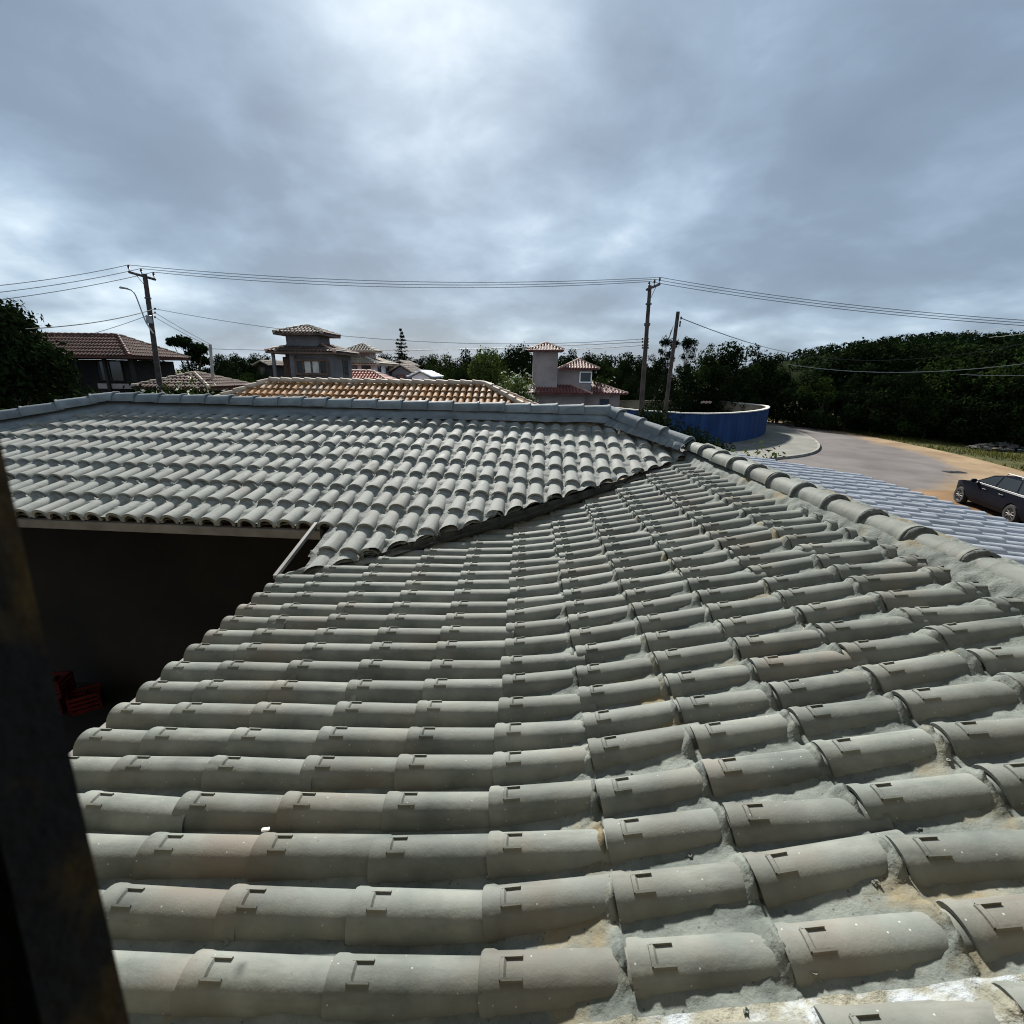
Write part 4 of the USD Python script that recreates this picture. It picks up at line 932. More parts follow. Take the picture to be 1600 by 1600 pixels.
mb, mr = MB(), MB(); zt_, zE = ZZ(492), ZZ(520)
hip_roof(hh, XX(-290), 3.0, zE, XX(-120) - XX(-460), 6.0, .4, "tan_roof", "brown_roof", "tan_roof", .22, .08, ridge=zt_ - zE)
mb = MB(); mb.box((XX(-290), 3.0, (GROUND + zE) / 2 - .1), (XX(-150) - XX(-430), 5, zE - GROUND - .2)); mesh("wall", mb, "dark_render", hh); window(hh, XX(-250), .5, zE - 1, 1, .9)

# ------------------------------------------------------------------ walls of the corner plot
zb = at(1110, 645.5, 33.5)[2]
flat_at = lambda x, y: tuple(on_ground(x, y, zb)[:2])
front = bez([flat_at(x, y) for x, y in ((960, 636.5), (1000, 640.5), (1040, 643), (1075, 645), (1110, 645.5), (1140, 644.6), (1165, 643), (1184, 640.8), (1196, 638.4), (1200.5, 636.4))], 5)
back_ = bez([front[-1], flat_at(1197, 634.3), flat_at(1180, 632.2), flat_at(1150, 629.2), flat_at(1120, 626.2)], 6)
def wall_run(name, label, line, z1, mat, cap="coping", t=0.16, inner=None):
    w = thing(name, label, "wall", (line[0][0], line[0][1], GROUND))
    q = [np.asarray(p) - np.asarray(line[0]) for p in line]
    body = sg.LineString(q).buffer(t / 2, cap_style=2, join_style=1); m = trimesh.creation.extrude_polygon(body, z1 - GROUND - .06, engine="earcut"); mb = MB(); mb.add(m); mesh("masonry", mb, mat, w, smooth=30)
    c = sg.LineString(q).buffer(t / 2 + .05, cap_style=2, join_style=1); m = trimesh.creation.extrude_polygon(c, .07, engine="earcut"); m.apply_translation((0, 0, z1 - GROUND - .058)); mb = MB(); mb.add(m); mesh("coping", mb, cap, w, smooth=30)
    return w
bw = wall_run("blue_wall", "deep blue rendered wall with pale coping curving round the street corner", front, zb, "blue_wall")
bi = wall_run("beige_wall", "beige side wall running back from the rounded end of the blue wall", back_, zb + .03, "beige_wall")
yb = back_[-1][1]; zb2 = at(1000, 626, yb)[2]
br = wall_run("beige_wall", "long beige rear wall of the plot behind the right utility pole", [tuple(back_[-1]), (-1.0, yb + .2)], zb2, "beige_wall", "beige_wall")
q = at(1108, 624, 46.9); pk = thing("clay_pot", "pinkish clay tile heap lying on the corner of the beige wall", "tiles", (q[0], q[1] + .6, zb2))
mb = MB()
for a in range(7): mb.tube([(-.5 + a * .13, -.1, .06 + .03 * (a % 3)), (-.3 + a * .15, .4, .10 + .04 * (a % 2))], .09, 7)
mesh("tile", mb, "pink_cap", pk, smooth=40)

# ------------------------------------------------------------------ utility poles and lines
def insulator(mb, p, s=1.0): mb.lathe([(0, 0), (.018 * s, 0), (.018 * s, .10 * s), (.055 * s, .12 * s), (.03 * s, .15 * s), (.06 * s, .17 * s), (.035 * s, .22 * s), (.045 * s, .25 * s), (0, .28 * s)], p, 10)
def pole(name, label, xt, yt, xb, yb_, Yd, r0, r1, mat, lean_to=None):
    pt, pb = at(xt, yt, Yd), at(xb, yb_, Yd); d = pb - pt; pb = pt + d * ((GROUND - pt[2]) / d[2])
    p = thing(name, label, "utility pole", pb)
    mb = MB(); mb.tube([np.zeros(3) - (0, 0, .3), (pt - pb) * .5, pt - pb], [r1, (r0 + r1) / 2, r0], 12); mesh("shaft", mb, mat, p, smooth=50)
    return p, pt, pb
pl1, t1, b1 = pole("utility_pole", "dark leaning pole with crossarm, three insulators and a curved street lamp, left", 226, 428, 251, 612, 24.0, .095, .15, "wood_pole")
arm0, arm1 = at(201, 425, 24.0) - b1, at(243, 437, 24.0) - b1
mb = MB(); d = arm1 - arm0; mb.tube([arm0, arm1], .055, 4); mesh("crossarm", mb, "wood_pole", pl1)
mb = MB(); mb.tube([arm0 + d * .3 - (0, .08, 0), (t1 - b1) + (at(229, 447, 24.0) - t1) + (0, -.08, 0)], .016, 5); mesh("brace", mb, "dark_metal", pl1)
ins1 = []
for f_ in (.03, .5, .96):
    mb = MB(); q = arm0 + d * f_ + (0, 0, .05); insulator(mb, q); mesh("insulator", mb, "insulator", pl1, smooth=40); ins1.append(q + b1 + (0, 0, .26))
mb = MB(); la = [at(x, y, 24.0 - .35) - b1 for x, y in ((239, 521), (228, 503), (222, 488), (216, 472), (211, 460), (206, 454), (197, 451))]
mb.tube([np.array(q) for q in bez(la, 5)], .03, 7); mesh("lamp_arm", mb, "grey_metal", pl1, smooth=60)
mb = MB(); q = la[-1]; mb.add(trimesh.convex.convex_hull(np.array([(q[0] + a, q[1] + b2, q[2] + c) for a, b2, c in ((.08, -.05, .03), (.08, .05, .03), (.05, -.06, -.03), (.05, .06, -.03), (-.26, -.09, .03), (-.26, .09, .03), (-.22, -.07, .09), (-.22, .07, .09), (-.30, 0, .0))]))); mesh("lamp_head", mb, "grey_metal", pl1)
mb = MB(); q = at(233, 499, 23.8) - b1; mb.box(q, (.22, .16, .36), ch=.02); mesh("junction_box", mb, "grey_metal", pl1)
rack1 = []
for yy in (484, 490, 497):
    mb = MB(); q = at(242.5, yy, 23.85) - b1; mb.lathe([(0, 0), (.05, 0), (.03, .04), (.05, .08), (0, .08)], q, 8); mesh("rack_insulator", mb, "insulator", pl1, smooth=40); rack1.append(q + b1 + (0, 0, .04))
for yy in (455, 530, 560):
    mb = MB(); f_ = (yy - 428) / (612 - 428.); q = (t1 - b1) * (1 - f_ * .8); mb.lathe([(.125, -.03), (.14, -.03), (.14, .03), (.125, .03)], q, 12); mesh("band", mb, "dark_metal", pl1)

pl2, t2, b2_ = pole("utility_pole", "tall dark pole with crossarm seen end on, in front of the beige wall", 1015.5, 446, 1001, 652, 25.0, .085, .15, "wood_pole")
arm0, arm1 = at(1012, 452, 24.9) - b2_, at(1031, 444, 26.2) - b2_; d = arm1 - arm0
mb = MB(); mb.tube([arm0 - d * .08, arm1], .06, 4); mesh("crossarm", mb, "wood_pole", pl2)
mb = MB(); mb.tube([arm0 + d * .65 + (0, -.05, -.05), at(1016, 467, 24.9) - b2_], .018, 5); mesh("brace", mb, "dark_metal", pl2)
ins2 = []
for f_ in (.08, .52, .96):
    mb = MB(); q = arm0 + d * f_ + (0, 0, .05); insulator(mb, q, 1.05); mesh("insulator", mb, "insulator", pl2, smooth=40); ins2.append(q + b2_ + (0, 0, .27))
rack2 = []
for yy in (531, 535.5, 541, 545):
    for s in (-1, 1):
        mb = MB(); q = at(1008.2 + s * 4.2, yy, 24.9) - b2_; mb.lathe([(0, 0), (.05, 0), (.03, .04), (.05, .08), (0, .08)], q, 8); mesh("rack_insulator", mb, "insulator", pl2, smooth=40)
        if s < 0: rack2.append(q + b2_ + (0, 0, .04))
for yy in (475, 506, 508):
    mb = MB(); f_ = (yy - 446) / (652 - 446.); L = np.linalg.norm(t2 - b2_); q = at(1015.5 - 14.5 * f_, yy, 25.0) - b2_; mb.lathe([(.12, -.03), (.15, -.03), (.15, .03), (.12, .03)], q, 12); mesh("band", mb, "dark_metal", pl2)

pl3, t3, b3 = pole("service_pole", "shorter leaning dark pole carrying a service cable, right of the tall pole", 1059.5, 487, 1038, 655, 22.0, .078, .10, "wood_pole")
mb = MB(); q = at(1064, 499, 21.9) - b3; mb.lathe([(0, 0), (.05, 0), (.03, .05), (.05, .1), (0, .1)], q, 8); mesh("insulator", mb, "insulator", pl3); svc = q + b3 + (0, 0, .05)
mb = MB(); mb.box(at(1062.5, 506, 21.9) - b3, (.05, .05, .24)); mesh("bracket", mb, "dark_metal", pl3)
mb = MB(); mb.tube([at(1052, 510, 21.9) - b3, at(1045, 530, 21.9) - b3, at(1049, 515, 21.9) - b3], .012, 4); mesh("stay", mb, "cable", pl3)
pl4, t4, b4 = pole("small_pole", "thin pale concrete pole among the trees right of the leaning utility pole", 328.5, 538, 334, 612, 26.0, .07, .10, "concrete")
mb = MB(); mb.box(at(331, 577, 25.9) - b4, (.10, .08, .18)); mesh("meter_box", mb, "grey_metal", pl4)
for (x0, y0, x1, y1, Yd, lab) in ((1094.5, 585, 1092, 613, 60.0, "thin white post standing under the trees beyond the beige wall"), (1090, 590, 1088, 612, 62.0, "thinner dim post just left of the white post under the trees"), (1211, 628, 1212, 652, 54.0, "small bluish post by the road right of the blue wall")):
    p, t_, b_p = pole("post", lab, x0, y0, x1, y1, Yd, .05, .07, "white_render")
    p.GetPrim().SetCustomDataByKey("category", "post")

def wire(pts, label, r=.014, sag=0.0, n=28, group=None, name="power_line", mat="cable"):
    p0, p1 = np.asarray(pts[0], float), np.asarray(pts[1], float); t = np.linspace(0, 1, n)
    q = p0 + (p1 - p0) * t[:, None]; q[:, 2] -= sag * 4 * t * (1 - t)
    mb = MB(); mb.tube(q, r, 5); p = mesh(name, mb, mat, smooth=60); tag(p, label, "power line", group); return p
names = ("topmost", "middle", "lowest")
left_end = [at(-260, y, 16.0) for y in (462, 476, 492)]
for a in range(3):
    wire((ins1[a], left_end[a]), f"{names[a]} of the three wires running left from the lamp pole's crossarm", .012, .25)
    wire((ins1[a], ins2[2 - a] if a else ins2[2]), f"{names[a]} of the three wires strung between the two tall poles", .012, .45)
right_end = [at(1900, y, 19.0) for y in (524, 520, 516)]
for a in range(3): wire((ins2[2 - a], right_end[2 - a]), f"{names[a]} of the three wires running right from the tall pole's crossarm", .012, .38)
wire((rack1[0], at(40, 514, 16)), "cable running down left from the lamp pole to the big tree", .017, .15)
wire((rack1[1], at(128, 526, 26.5)), "second thinner cable running down left from the lamp pole to the brown roof", .012, .05)
wire((rack1[0], rack2[0]), "long sagging cable from the lamp pole's side past the turret house", .010, .75)
wire((rack1[1], t4), "first of two cables from the lamp pole down to the small concrete pole", .012, .03)
wire((rack1[2], t4 - (0, 0, .1)), "second of two cables from the lamp pole down to the small concrete pole", .012, .06)
far_l = [at(600, y, 44.0) for y in (547, 550)]
wire((rack2[1], at(330, 545, 32.0)), "upper cable running left behind the pink tower toward the turret house", .015, .25)
wire((rack2[2], at(820, 546, 40.0)), "lower cable running left from the tall pole to the pink tower", .015, .08)
wire((svc, at(1190, 541, 30.0)), "service cable dropping right from the short pole toward the wood", .018, .06)
wire((at(1190, 541, 30.0), at(1640, 528, 22.0)), "thin cable crossing in front of the dark wood, upper", .012, .85)
wire((at(1230, 569, 34.0), at(1660, 560, 26.0)), "pale thin cable sagging low before the dark wood", .014, .60, mat="grey_metal")
wire((at(1500, 585, 28.0), at(1700, 582, 26.0)), "short pale cable before the wood at the right edge", .012, .1, mat="grey_metal")
wire((at(1510, 519, 30.0), at(1700, 488, 22.0)), "faint upper cable at the right edge of the sky", .008, .1)
wire((at(1545, 527, 30.0), at(1700, 503, 22.0)), "faint lower cable at the right edge of the sky", .008, .1)

# ------------------------------------------------------------------ trees and shrubs
def crown_mesh(seed, blobs, n, leaf, squash=1.0, shell=.55):
    """Leaf cards spread through lumps; blobs: (x, y, z, radius)."""
    r = np.random.default_rng(seed); B_ = np.array(blobs, float); wgt = B_[:, 3] ** 2; wgt /= wgt.sum()
    k = r.choice(len(B_), n, p=wgt); d = r.normal(size=(n, 3)); d /= np.linalg.norm(d, axis=1, keepdims=True)
    rad = B_[k, 3] * (shell + (1 - shell) * r.random(n)) * (1 + .16 * np.sin(d[:, 0] * 7 + k) * np.cos(d[:, 2] * 6 + k))
    c = B_[k, :3] + d * rad[:, None] * (1, 1, squash)
    nrm = d + r.normal(0, .65, (n, 3)); nrm /= np.linalg.norm(nrm, axis=1, keepdims=True)
    u = np.cross(nrm, r.normal(size=(n, 3))); u /= np.linalg.norm(u, axis=1, keepdims=True); w = np.cross(nrm, u)
    s = leaf * r.uniform(.55, 1.4, n)[:, None]
    v = np.stack([c - u * s, c - w * s * .45, c + u * s, c + w * s * .45], 1).reshape(-1, 3)
    q = np.arange(n)[:, None] * 4
    return trimesh.Trimesh(v, np.vstack([q + [0, 1, 2], q + [0, 2, 3]]), process=False)
def trunk_mesh(blobs, h, r, seed, base=0.0, count=9):
    rr = np.random.default_rng(seed); mb = MB(); fork = h * .35
    mb.tube([(0, 0, -.3), (.05 * h * rr.normal() * .3, 0, fork * .5), (0, 0, fork), (0, 0, h * .7)], [r * 1.25, r, r * .8, r * .3], 8)
    for b in sorted(blobs, key=lambda q: -q[3])[:count]:
        p = np.array(b[:3]); m = np.array([p[0] * .4, p[1] * .4, fork + (p[2] - fork) * .45]); mb.tube([(0, 0, fork * rr.uniform(.7, 1.1)), m, p], [r * .55, r * .35, r * .10], 5)
    return mb
def blob_set(seed, n, w, h0, h1, rad, flat=.8):
    r = np.random.default_rng(seed); out = []
    for k in range(n):
        a = r.uniform(0, 2 * PI); q = math.sqrt(r.random()); z = h0 + (h1 - h0) * r.random(); lim = math.sin(PI * min(1, max(.12, (z - h0) / (h1 - h0) * .75 + .22)))
        out.append((math.cos(a) * q * w * lim, math.sin(a) * q * w * lim, z, rad * r.uniform(.6, 1.25)))
    return out
def tree(name, label, loc, seed, w, h0, h1, rad, nb, n, leaf, mat, bark="bark", r=.16, group=None, cat="tree", shell=.55):
    t = thing(name, label, cat, loc, group=group); bl = blob_set(seed, nb, w, h0, h1, rad)
    mesh("crown", crown_mesh(seed + 50, bl, n, leaf, shell=shell), mat, t); mesh("trunk", trunk_mesh(bl, h1, r, seed), bark, t, smooth=60); return t
def spot(x, Yd): q = at(x, 583, Yd); return np.array([q[0], Yd, GROUND])
def hgt(ytop, x, Yd): return at(x, ytop, Yd)[2] - GROUND

# the wood right of the road: four kinds, each standing at its own size and turn
wood = []
kinds = [tree("wood_tree", "", (0, 0, 0), 100 + q, 2.6 + .3 * q % 1, 0.5, 6.3, 1.05, 22 + 3 * q, 5200, .15, "leaf_dark" if q < 3 else "leaf_mid", r=.16) for q in range(4)]
rw = np.random.default_rng(11)
line = [(1212, 547, 60), (1232, 536, 54), (1262, 534, 52), (1292, 533, 50), (1318, 541, 48), (1338, 529, 47), (1362, 527, 46), (1392, 526, 45), (1416, 527, 44), (1440, 533, 43), (1468, 530, 41), (1500, 528, 39.5), (1532, 530, 38), (1566, 531, 36.5), (1598, 536, 35), (1632, 530, 34), (1675, 524, 33),
        (1226, 574, 50), (1258, 580, 47), (1296, 584, 45), (1336, 582, 43), (1380, 584, 41), (1424, 580, 39.5), (1468, 588, 38), (1512, 584, 36.5), (1556, 590, 35), (1600, 586, 33.5), (1650, 590, 32)]
wl = ["dark rounded tree", "dark broad tree", "dense dark tree", "mid green tree"]
for k, (x, y, Yd) in enumerate(line):
    src = kinds[k % 4]; s = hgt(y + 3, x, Yd) / 6.9; loc = spot(x, Yd + 2.0)
    lab = "dark evergreen tree standing in the dense wood beyond the road" if src is not kinds[3] else "slightly lighter green tree standing in the dense wood beyond the road"
    sw = max(s, .82 if k < 17 else .7) * rw.uniform(.95, 1.12)
    wood.append((src, loc, (sw, sw, s), rw.uniform(0, 6.28), lab))
for k, (src, loc, s, a, lab) in enumerate(wood):
    if k < 4:
        tag(src, lab, "tree", "trees of the wood beyond the road"); 
        m = Gf.Matrix4d().SetScale(Gf.Vec3d(*map(float, s))) * Gf.Matrix4d().SetRotate(Gf.Rotation(Gf.Vec3d(0, 0, 1), math.degrees(a))) * Gf.Matrix4d().SetTranslate(Gf.Vec3d(*map(float, loc))); place(src, m)
    else: copy_of(src, loc, a, s, lab, "trees of the wood beyond the road")
# wooded rise further back, right
hb_ = trimesh.creation.icosphere(4, 1.0); v = np.array(hb_.vertices); keepv = v * (50, 34, 13.9) + (99, 118, GROUND - 1.2); keepv[:, 2] += 1.2 * (meshkit.fbm(keepv * .09, 3, 2) - .5) * (v[:, 2] > 0)
tag(usdkit.mesh(stage, path_for("hill"), trimesh.Trimesh(keepv, hb_.faces, process=False), M["hill_soil"], smooth=True), "low wooded rise behind the wood at right", kind="structure")
hl = np.random.default_rng(5); cv = []
for k in range(330):
    a, b2 = hl.uniform(-1, 1), hl.uniform(-1, .55)
    if a * a + b2 * b2 > .95: continue
    z = math.sqrt(1 - a * a - b2 * b2) * 13.9 + GROUND - 1.4; cv.append((99 + a * 50, 118 + b2 * 34, z + .6, hl.uniform(1.5, 2.8)))
tag(usdkit.mesh(stage, path_for("hill_wood"), crown_mesh(77, cv, 32000, .36, .75, .75), M["hill_leaf"]), "even green wood covering the distant rise at right", kind="stuff")

# trees and treetops along the horizon, each its own
GH = "treetops along the horizon"
proto = {"dark": kinds[0], "mid": kinds[3], "broad": kinds[1], "dense": kinds[2]}
hor = [("mid", 700, 549, 58, "bushy mid green tree with rounded top right of the pointed pine"), ("dark", 727, 543, 62, "dark rounded tree between the pine and the tall light green tree"), ("mid", 752, 538, 54, "light rounded tree behind the tall light green tree"), ("dense", 800, 540, 64, "dark tree just left of the pink tower"), ("broad", 818, 537, 70, "dark treetop touching the left side of the pink tower"),
       ("dark", 893, 543, 66, "dark treetop immediately right of the pink tower roof"), ("broad", 918, 550, 72, "dark treetop above the pink house's window"), ("mid", 942, 548, 74, "dull green treetop behind the pink house at its right"), ("dark", 965, 553, 78, "treetop left of the tall dark utility pole"), ("dense", 985, 560, 72, "low treetop just left of the tall dark pole"), ("broad", 1000, 566, 66, "dark tree directly behind the tall dark pole"),
       ("dark", 1030, 556, 56, "dark tree between the tall pole and the leaning pole"), ("mid", 1100, 540, 52, "leafy tree behind the rear corner of the beige wall"), ("dense", 1130, 534, 52, "dark tree above the beige wall's corner"), ("mid", 1152, 534, 54, "mid green tree right of the beige wall's corner"), ("dark", 1172, 536, 56, "dark tree left of the wood's first rounded crown"), ("dense", 1192, 560, 62, "dark tree behind the end of the blue wall"), ("broad", 1070, 570, 50, "low dark tree behind the leaning pole"), ("dense", 1045, 585, 48, "low dark tree between the poles above the beige wall"), ("dense", 1160, 585, 48, "low dark bushy tree above the blue wall"), ("dark", 1120, 590, 50, "low dark tree behind the white post"),
       ("dark", 960, 585, 54, "low dark tree right of the pink house's window"), ("dense", 985, 590, 52, "low dark tree at the right end of the pink house"), ("mid", 775, 568, 50, "low green tree left of the pink tower's base"), ("dense", 720, 575, 50, "low dark tree behind the orange roof's ridge"), ("mid", 690, 578, 52, "low green tree right of the white gable"),
       ("dark", 345, 552, 60, "dark treetop right of the small concrete pole"), ("dense", 372, 556, 66, "dark treetop between the concrete pole and the turret house"), ("broad", 400, 551, 70, "broad dark treetop left of the turret house"), ("dark", 418, 560, 64, "dark treetop touching the turret house at left"), ("mid", 385, 578, 42, "low green tree in front of the far treetops left of the turret house"), ("dark", 355, 574, 44, "low dark tree above the low red roof"), ("dense", 410, 580, 40, "low dark bush tree beside the turret house's porch"),
       ("dark", 250, 548, 48, "dark treetop behind the lamp pole above the brown roof"), ("dense", 228, 545, 50, "dark treetop peeping over the brown roof left of the lamp pole"), ("dense", 300, 565, 40, "dark tree under the flat topped tree"), ("mid", 285, 572, 34, "green tree right of the brown roof's end"), ("dark", 560, 556, 90, "far dark trees behind the white house"), ("broad", 600, 553, 95, "far dark trees left of the pointed pine"), ("dense", 655, 560, 85, "dark tree right beside the pointed pine")]
for kd, x, y, Yd, lab in hor:
    s = hgt(y + 2, x, Yd) / 6.9; sw = s * rw.uniform(.85, 1.05); copy_of(proto[kd], spot(x, Yd), rw.uniform(0, 6.28), (sw, sw, s), lab, GH)

rt = np.random.default_rng(21)
for k in range(40):
    x = 330 + k * 17.5 + rt.uniform(-5, 5); Yd = rt.uniform(84, 104); y = 553 + rt.uniform(-3.5, 4.5) + (4 if 430 < x < 560 else 0)
    sz = hgt(y + 2, x, Yd) / 6.9; kd = ("dark", "dense", "broad")[k % 3]
    copy_of(proto[kd], spot(x, Yd), rt.uniform(0, 6.28), (sz * 1.0, sz * 1.0, sz), "low dark tree in the continuous distant treeline behind the houses", "distant treeline behind the houses")
big = tree("dark_tree", "large dark leafy tree at the left edge in front of the brown roof", spot(15, 17.5), 301, 2.6, .2, hgt(505, 40, 17.5), 1.0, 38, 15000, .12, "leaf_dark", r=.2)
tree("dark_tree", "dark tree rising behind the far left tiled ridge", spot(-10, 31), 302, 4.2, 2.5, hgt(480, 10, 31), 1.5, 24, 7000, .17, "leaf_dark", r=.2)
tree("dark_tree", "dark bushy tree filling the gap under the brown roof at left", spot(60, 21), 303, 2.6, .2, hgt(560, 60, 21), 1.0, 26, 8000, .13, "leaf_dark", r=.16)
# flat-topped tree
ft = thing("flat_topped_tree", "spreading flat topped dark tree beside the small concrete pole", "tree", spot(302, 40)); H = hgt(525, 300, 40)
bl = [(-1.3, 0, H - .45, .5), (-.8, .3, H - .35, .6), (-.2, -.3, H - .6, .65), (.4, .2, H - .9, .7), (.9, 0, H - 1.1, .6), (1.3, -.3, H - .95, .45), (.2, 0, H - 1.5, .7), (.6, .4, H - 1.9, .7), (-1.7, .2, H - .6, .3), (-.4, .5, H - .3, .4)]
mesh("crown", crown_mesh(55, bl, 2600, .14, .7, .4), "leaf_dark", ft); mesh("trunk", trunk_mesh(bl, H - .6, .16, 9), "bark", ft, smooth=60)
# tall light green tree
tree("light_green_tree", "tall light green leafy tree left of the pink tower", spot(766, 48), 310, 1.7, 1.5, hgt(541, 766, 48), .75, 26, 6000, .13, "leaf_light", r=.13)
# wispy trees by the poles
for k, (x, y, lab) in enumerate(((1040, 527, "wispy bluish tree just left of the leaning pole"), (1072, 527, "wispy bluish tree just right of the leaning pole"), (1098, 536, "thin twiggy treetop between the leaning pole and the leafy trees"))):
    t = thing("wispy_tree", lab, "tree", spot(x, 56)); H = hgt(y, x, 56); r_ = np.random.default_rng(400 + k); bl = [(r_.normal(0, .55), r_.normal(0, .55), H - .4 - 3.6 * r_.random() ** 1.3, r_.uniform(.28, .55)) for q in range(17 if k < 2 else 9)]
    mesh("crown", crown_mesh(410 + k, bl, 1500 if k < 2 else 500, .13, 1.2, .2), "leaf_needle", t); mesh("trunk", trunk_mesh(bl, H, .11, k, count=14), "bark", t, smooth=60)
# pointed pine in tiers
pn = thing("pointed_pine", "tall pointed pine with tiered branches standing alone above the roofs", "tree", spot(629, 80)); H = hgt(513, 629, 80); mb = MB(); tr = MB(); r_ = np.random.default_rng(61)
tr.tube([(0, 0, -.3), (0, 0, H * .5), (0, 0, H)], [.24, .14, .03], 8)
cs_, K = [], 15
for k in range(K):
    f_ = k / (K - 1); z = H * (.30 + .68 * f_); rad = (1 - f_) ** .72 * 1.75 * (1.25 if k < 3 else 1) + .10
    for q in range(max(4, int(9 * (1 - f_) + 4))):
        a = r_.uniform(0, 6.28); e = np.array([math.cos(a) * rad, math.sin(a) * rad, z + .22 * rad]); s0 = np.array([0, 0, z])
        tr.tube([s0, (s0 + e) / 2 - (0, 0, .05), e], [.035, .025, .01], 4, False)
        for w_ in np.linspace(.35, 1.0, 6): cs_.append((*(s0 + (e - s0) * w_ + r_.normal(0, .05, 3)), .19))
mesh("crown", crown_mesh(62, cs_, 7000, .10, .8, .2), "leaf_needle", pn); mesh("trunk", tr, "bark", pn, smooth=60)
# flowering bushes
def bush(name, label, loc, seed, w, h, n, leaf, mat, flowers=0, nb=14):
    t = thing(name, label, "bush", loc); bl = blob_set(seed, nb, w, h * .15, h * .85, h * .24); mesh("leaves", crown_mesh(seed, bl, n, leaf, shell=.35), mat, t)
    st = MB(); r = np.random.default_rng(seed)
    for b in bl: st.tube([(r.normal(0, .1), r.normal(0, .1), -.1), np.array(b[:3]) * (.6, .6, .6), b[:3]], [.03, .02, .008], 4, False)
    mesh("stems", st, "bark", t)
    if flowers: top_ = [b for b in bl if b[2] > h * .45]; mesh("flowers", crown_mesh(seed + 3, [(b[0], b[1], b[2] + .1, b[3] * 1.05) for b in top_], flowers, leaf * .9, shell=.9), "flower", t, kind="stuff")
    return t
bush("flowering_bush", "bush with pale blossoms below the lamp pole behind the grey hip", spot(268, 20), 501, 1.6, hgt(586, 268, 20), 2600, .10, "leaf_mid", 320)
bush("flowering_bush", "bush with pale yellow blossoms left of the pink tower", spot(806, 43), 502, 1.9, hgt(580, 806, 43), 2200, .15, "leaf_light", 340)
bush("flowering_bush", "bush with few pale blossoms right of the pink house's window", spot(938, 49), 503, 1.0, hgt(575, 938, 49), 900, .14, "leaf_mid", 60)
bush("dark_shrub", "dark rounded bush at the foot of the lamp pole below the brown roof", spot(232, 22), 520, 1.5, hgt(582, 232, 22), 3200, .10, "leaf_dark", nb=20)
bush("dark_shrub", "dark bush between the flat topped tree and the small concrete pole's foot", spot(312, 29), 521, 1.5, hgt(576, 312, 29), 2600, .11, "leaf_dark", nb=18)
bush("dark_shrub", "dark shrub growing over the left end of the blue wall", spot(1026, 20.5), 504, 1.25, hgt(634, 1026, 20.5), 6200, .08, "leaf_dark", nb=22)
bush("dark_shrub", "dark straggly shrub along the foot of the blue wall behind the ridge", spot(1092, 22), 505, 2.0, hgt(668, 1092, 22), 4600, .07, "leaf_dark", nb=24)
bush("dark_shrub", "low dark creeper at the right foot of the blue wall above the ridge", spot(1140, 20), 514, 1.1, hgt(688, 1140, 20), 1800, .06, "leaf_dark")
bush("leafy_shrub", "yellow green leafy shrub just beyond the pale roof slope beside the pavement", spot(1222, 13.0), 506, .62, hgt(697, 1222, 13.0) + .1, 1500, .07, "leaf_light", nb=20)
bush("leafy_shrub", "smaller yellow green shrub left of the bigger one beyond the ridge", spot(1180, 13.6), 507, .5, hgt(697, 1180, 13.6) + .1, 800, .065, "leaf_light", nb=14)
bush("leafy_shrub", "light green frond bush at the left edge just above the grey hip", spot(8, 13.5), 508, 1.0, hgt(632, 8, 13.5), 700, .12, "leaf_mid")
bush("leafy_shrub", "pale leafy plants growing behind the beige wall's corner", spot(1085, 50), 509, 1.3, hgt(612, 1085, 50), 700, .13, "leaf_light")

# ------------------------------------------------------------------ dark car parked on the dirt
fw_, rw_ = on_ground(1497, 786), on_ground(1577, 819)
ctr = (fw_ + rw_) / 2; hd_ = math.atan2(*(fw_ - rw_)[[1, 0]])
WB = 2.80; CW = 1.80
side_off = np.array([math.sin(hd_), -math.cos(hd_), 0]) * (CW / 2 - .08)
car = thing("parked_car", "shiny black estate car with roof rails parked on the orange dirt at right", "car", (ctr[0] + side_off[0], ctr[1] + side_off[1], GROUND + .012), hd_)
MF, CS = manifold3d.Manifold, manifold3d.CrossSection
def ext_side(poly, w=2.4):    # polygon in (x, z) extruded across y
    return MF.extrude(CS([poly]), w).rotate((90, 0, 0)).translate((0, w / 2, 0))
def ext_plan(poly, z0, z1): return MF.extrude(CS([poly]), z1 - z0).translate((0, 0, z0))
def ext_front(poly, l=6.0):   # polygon in (y, z) extruded along x
    return MF.extrude(CS([poly]), l).rotate((90, 0, 0)).rotate((0, 0, 90)).translate((-l / 2, 0, 0))
fr, re_ = WB / 2, -WB / 2
body_side = [(re_ - .98, .42), (re_ - .92, .24), (fr + .70, .22), (fr + .84, .34), (fr + .88, .54), (fr + .80, .68), (fr + .52, .81), (fr + .10, .91), (fr - .50, 1.00), (fr - .62, 1.02), (re_ - .55, 1.02), (re_ - .98, .95), (re_ - 1.02, .70)]
plan = [(re_ - 1.02, -.62), (re_ - .95, -.80), (re_ - .4, -.89), (fr - .2, -.90), (fr + .35, -.84), (fr + .62, -.70), (fr + .80, -.46), (fr + .88, -.16), (fr + .88, .16), (fr + .80, .46), (fr + .62, .70), (fr + .35, .84), (fr - .2, .90), (re_ - .4, .89), (re_ - .95, .80), (re_ - 1.02, .62)]
frontp = [(-.80, .2), (.80, .2), (.89, .42), (.90, .70), (.86, .98), (.80, 1.06), (-.80, 1.06), (-.86, .98), (-.90, .70), (-.89, .42)]
body = ext_side(body_side) ^ ext_plan(plan, 0, 2) ^ ext_front(frontp)
for x in (fr, re_):
    for s in (-1, 1): body = body - MF.cylinder(.5, .37, .37, 36).rotate((90, 0, 0)).translate((x, .25 + s * .72, .33))
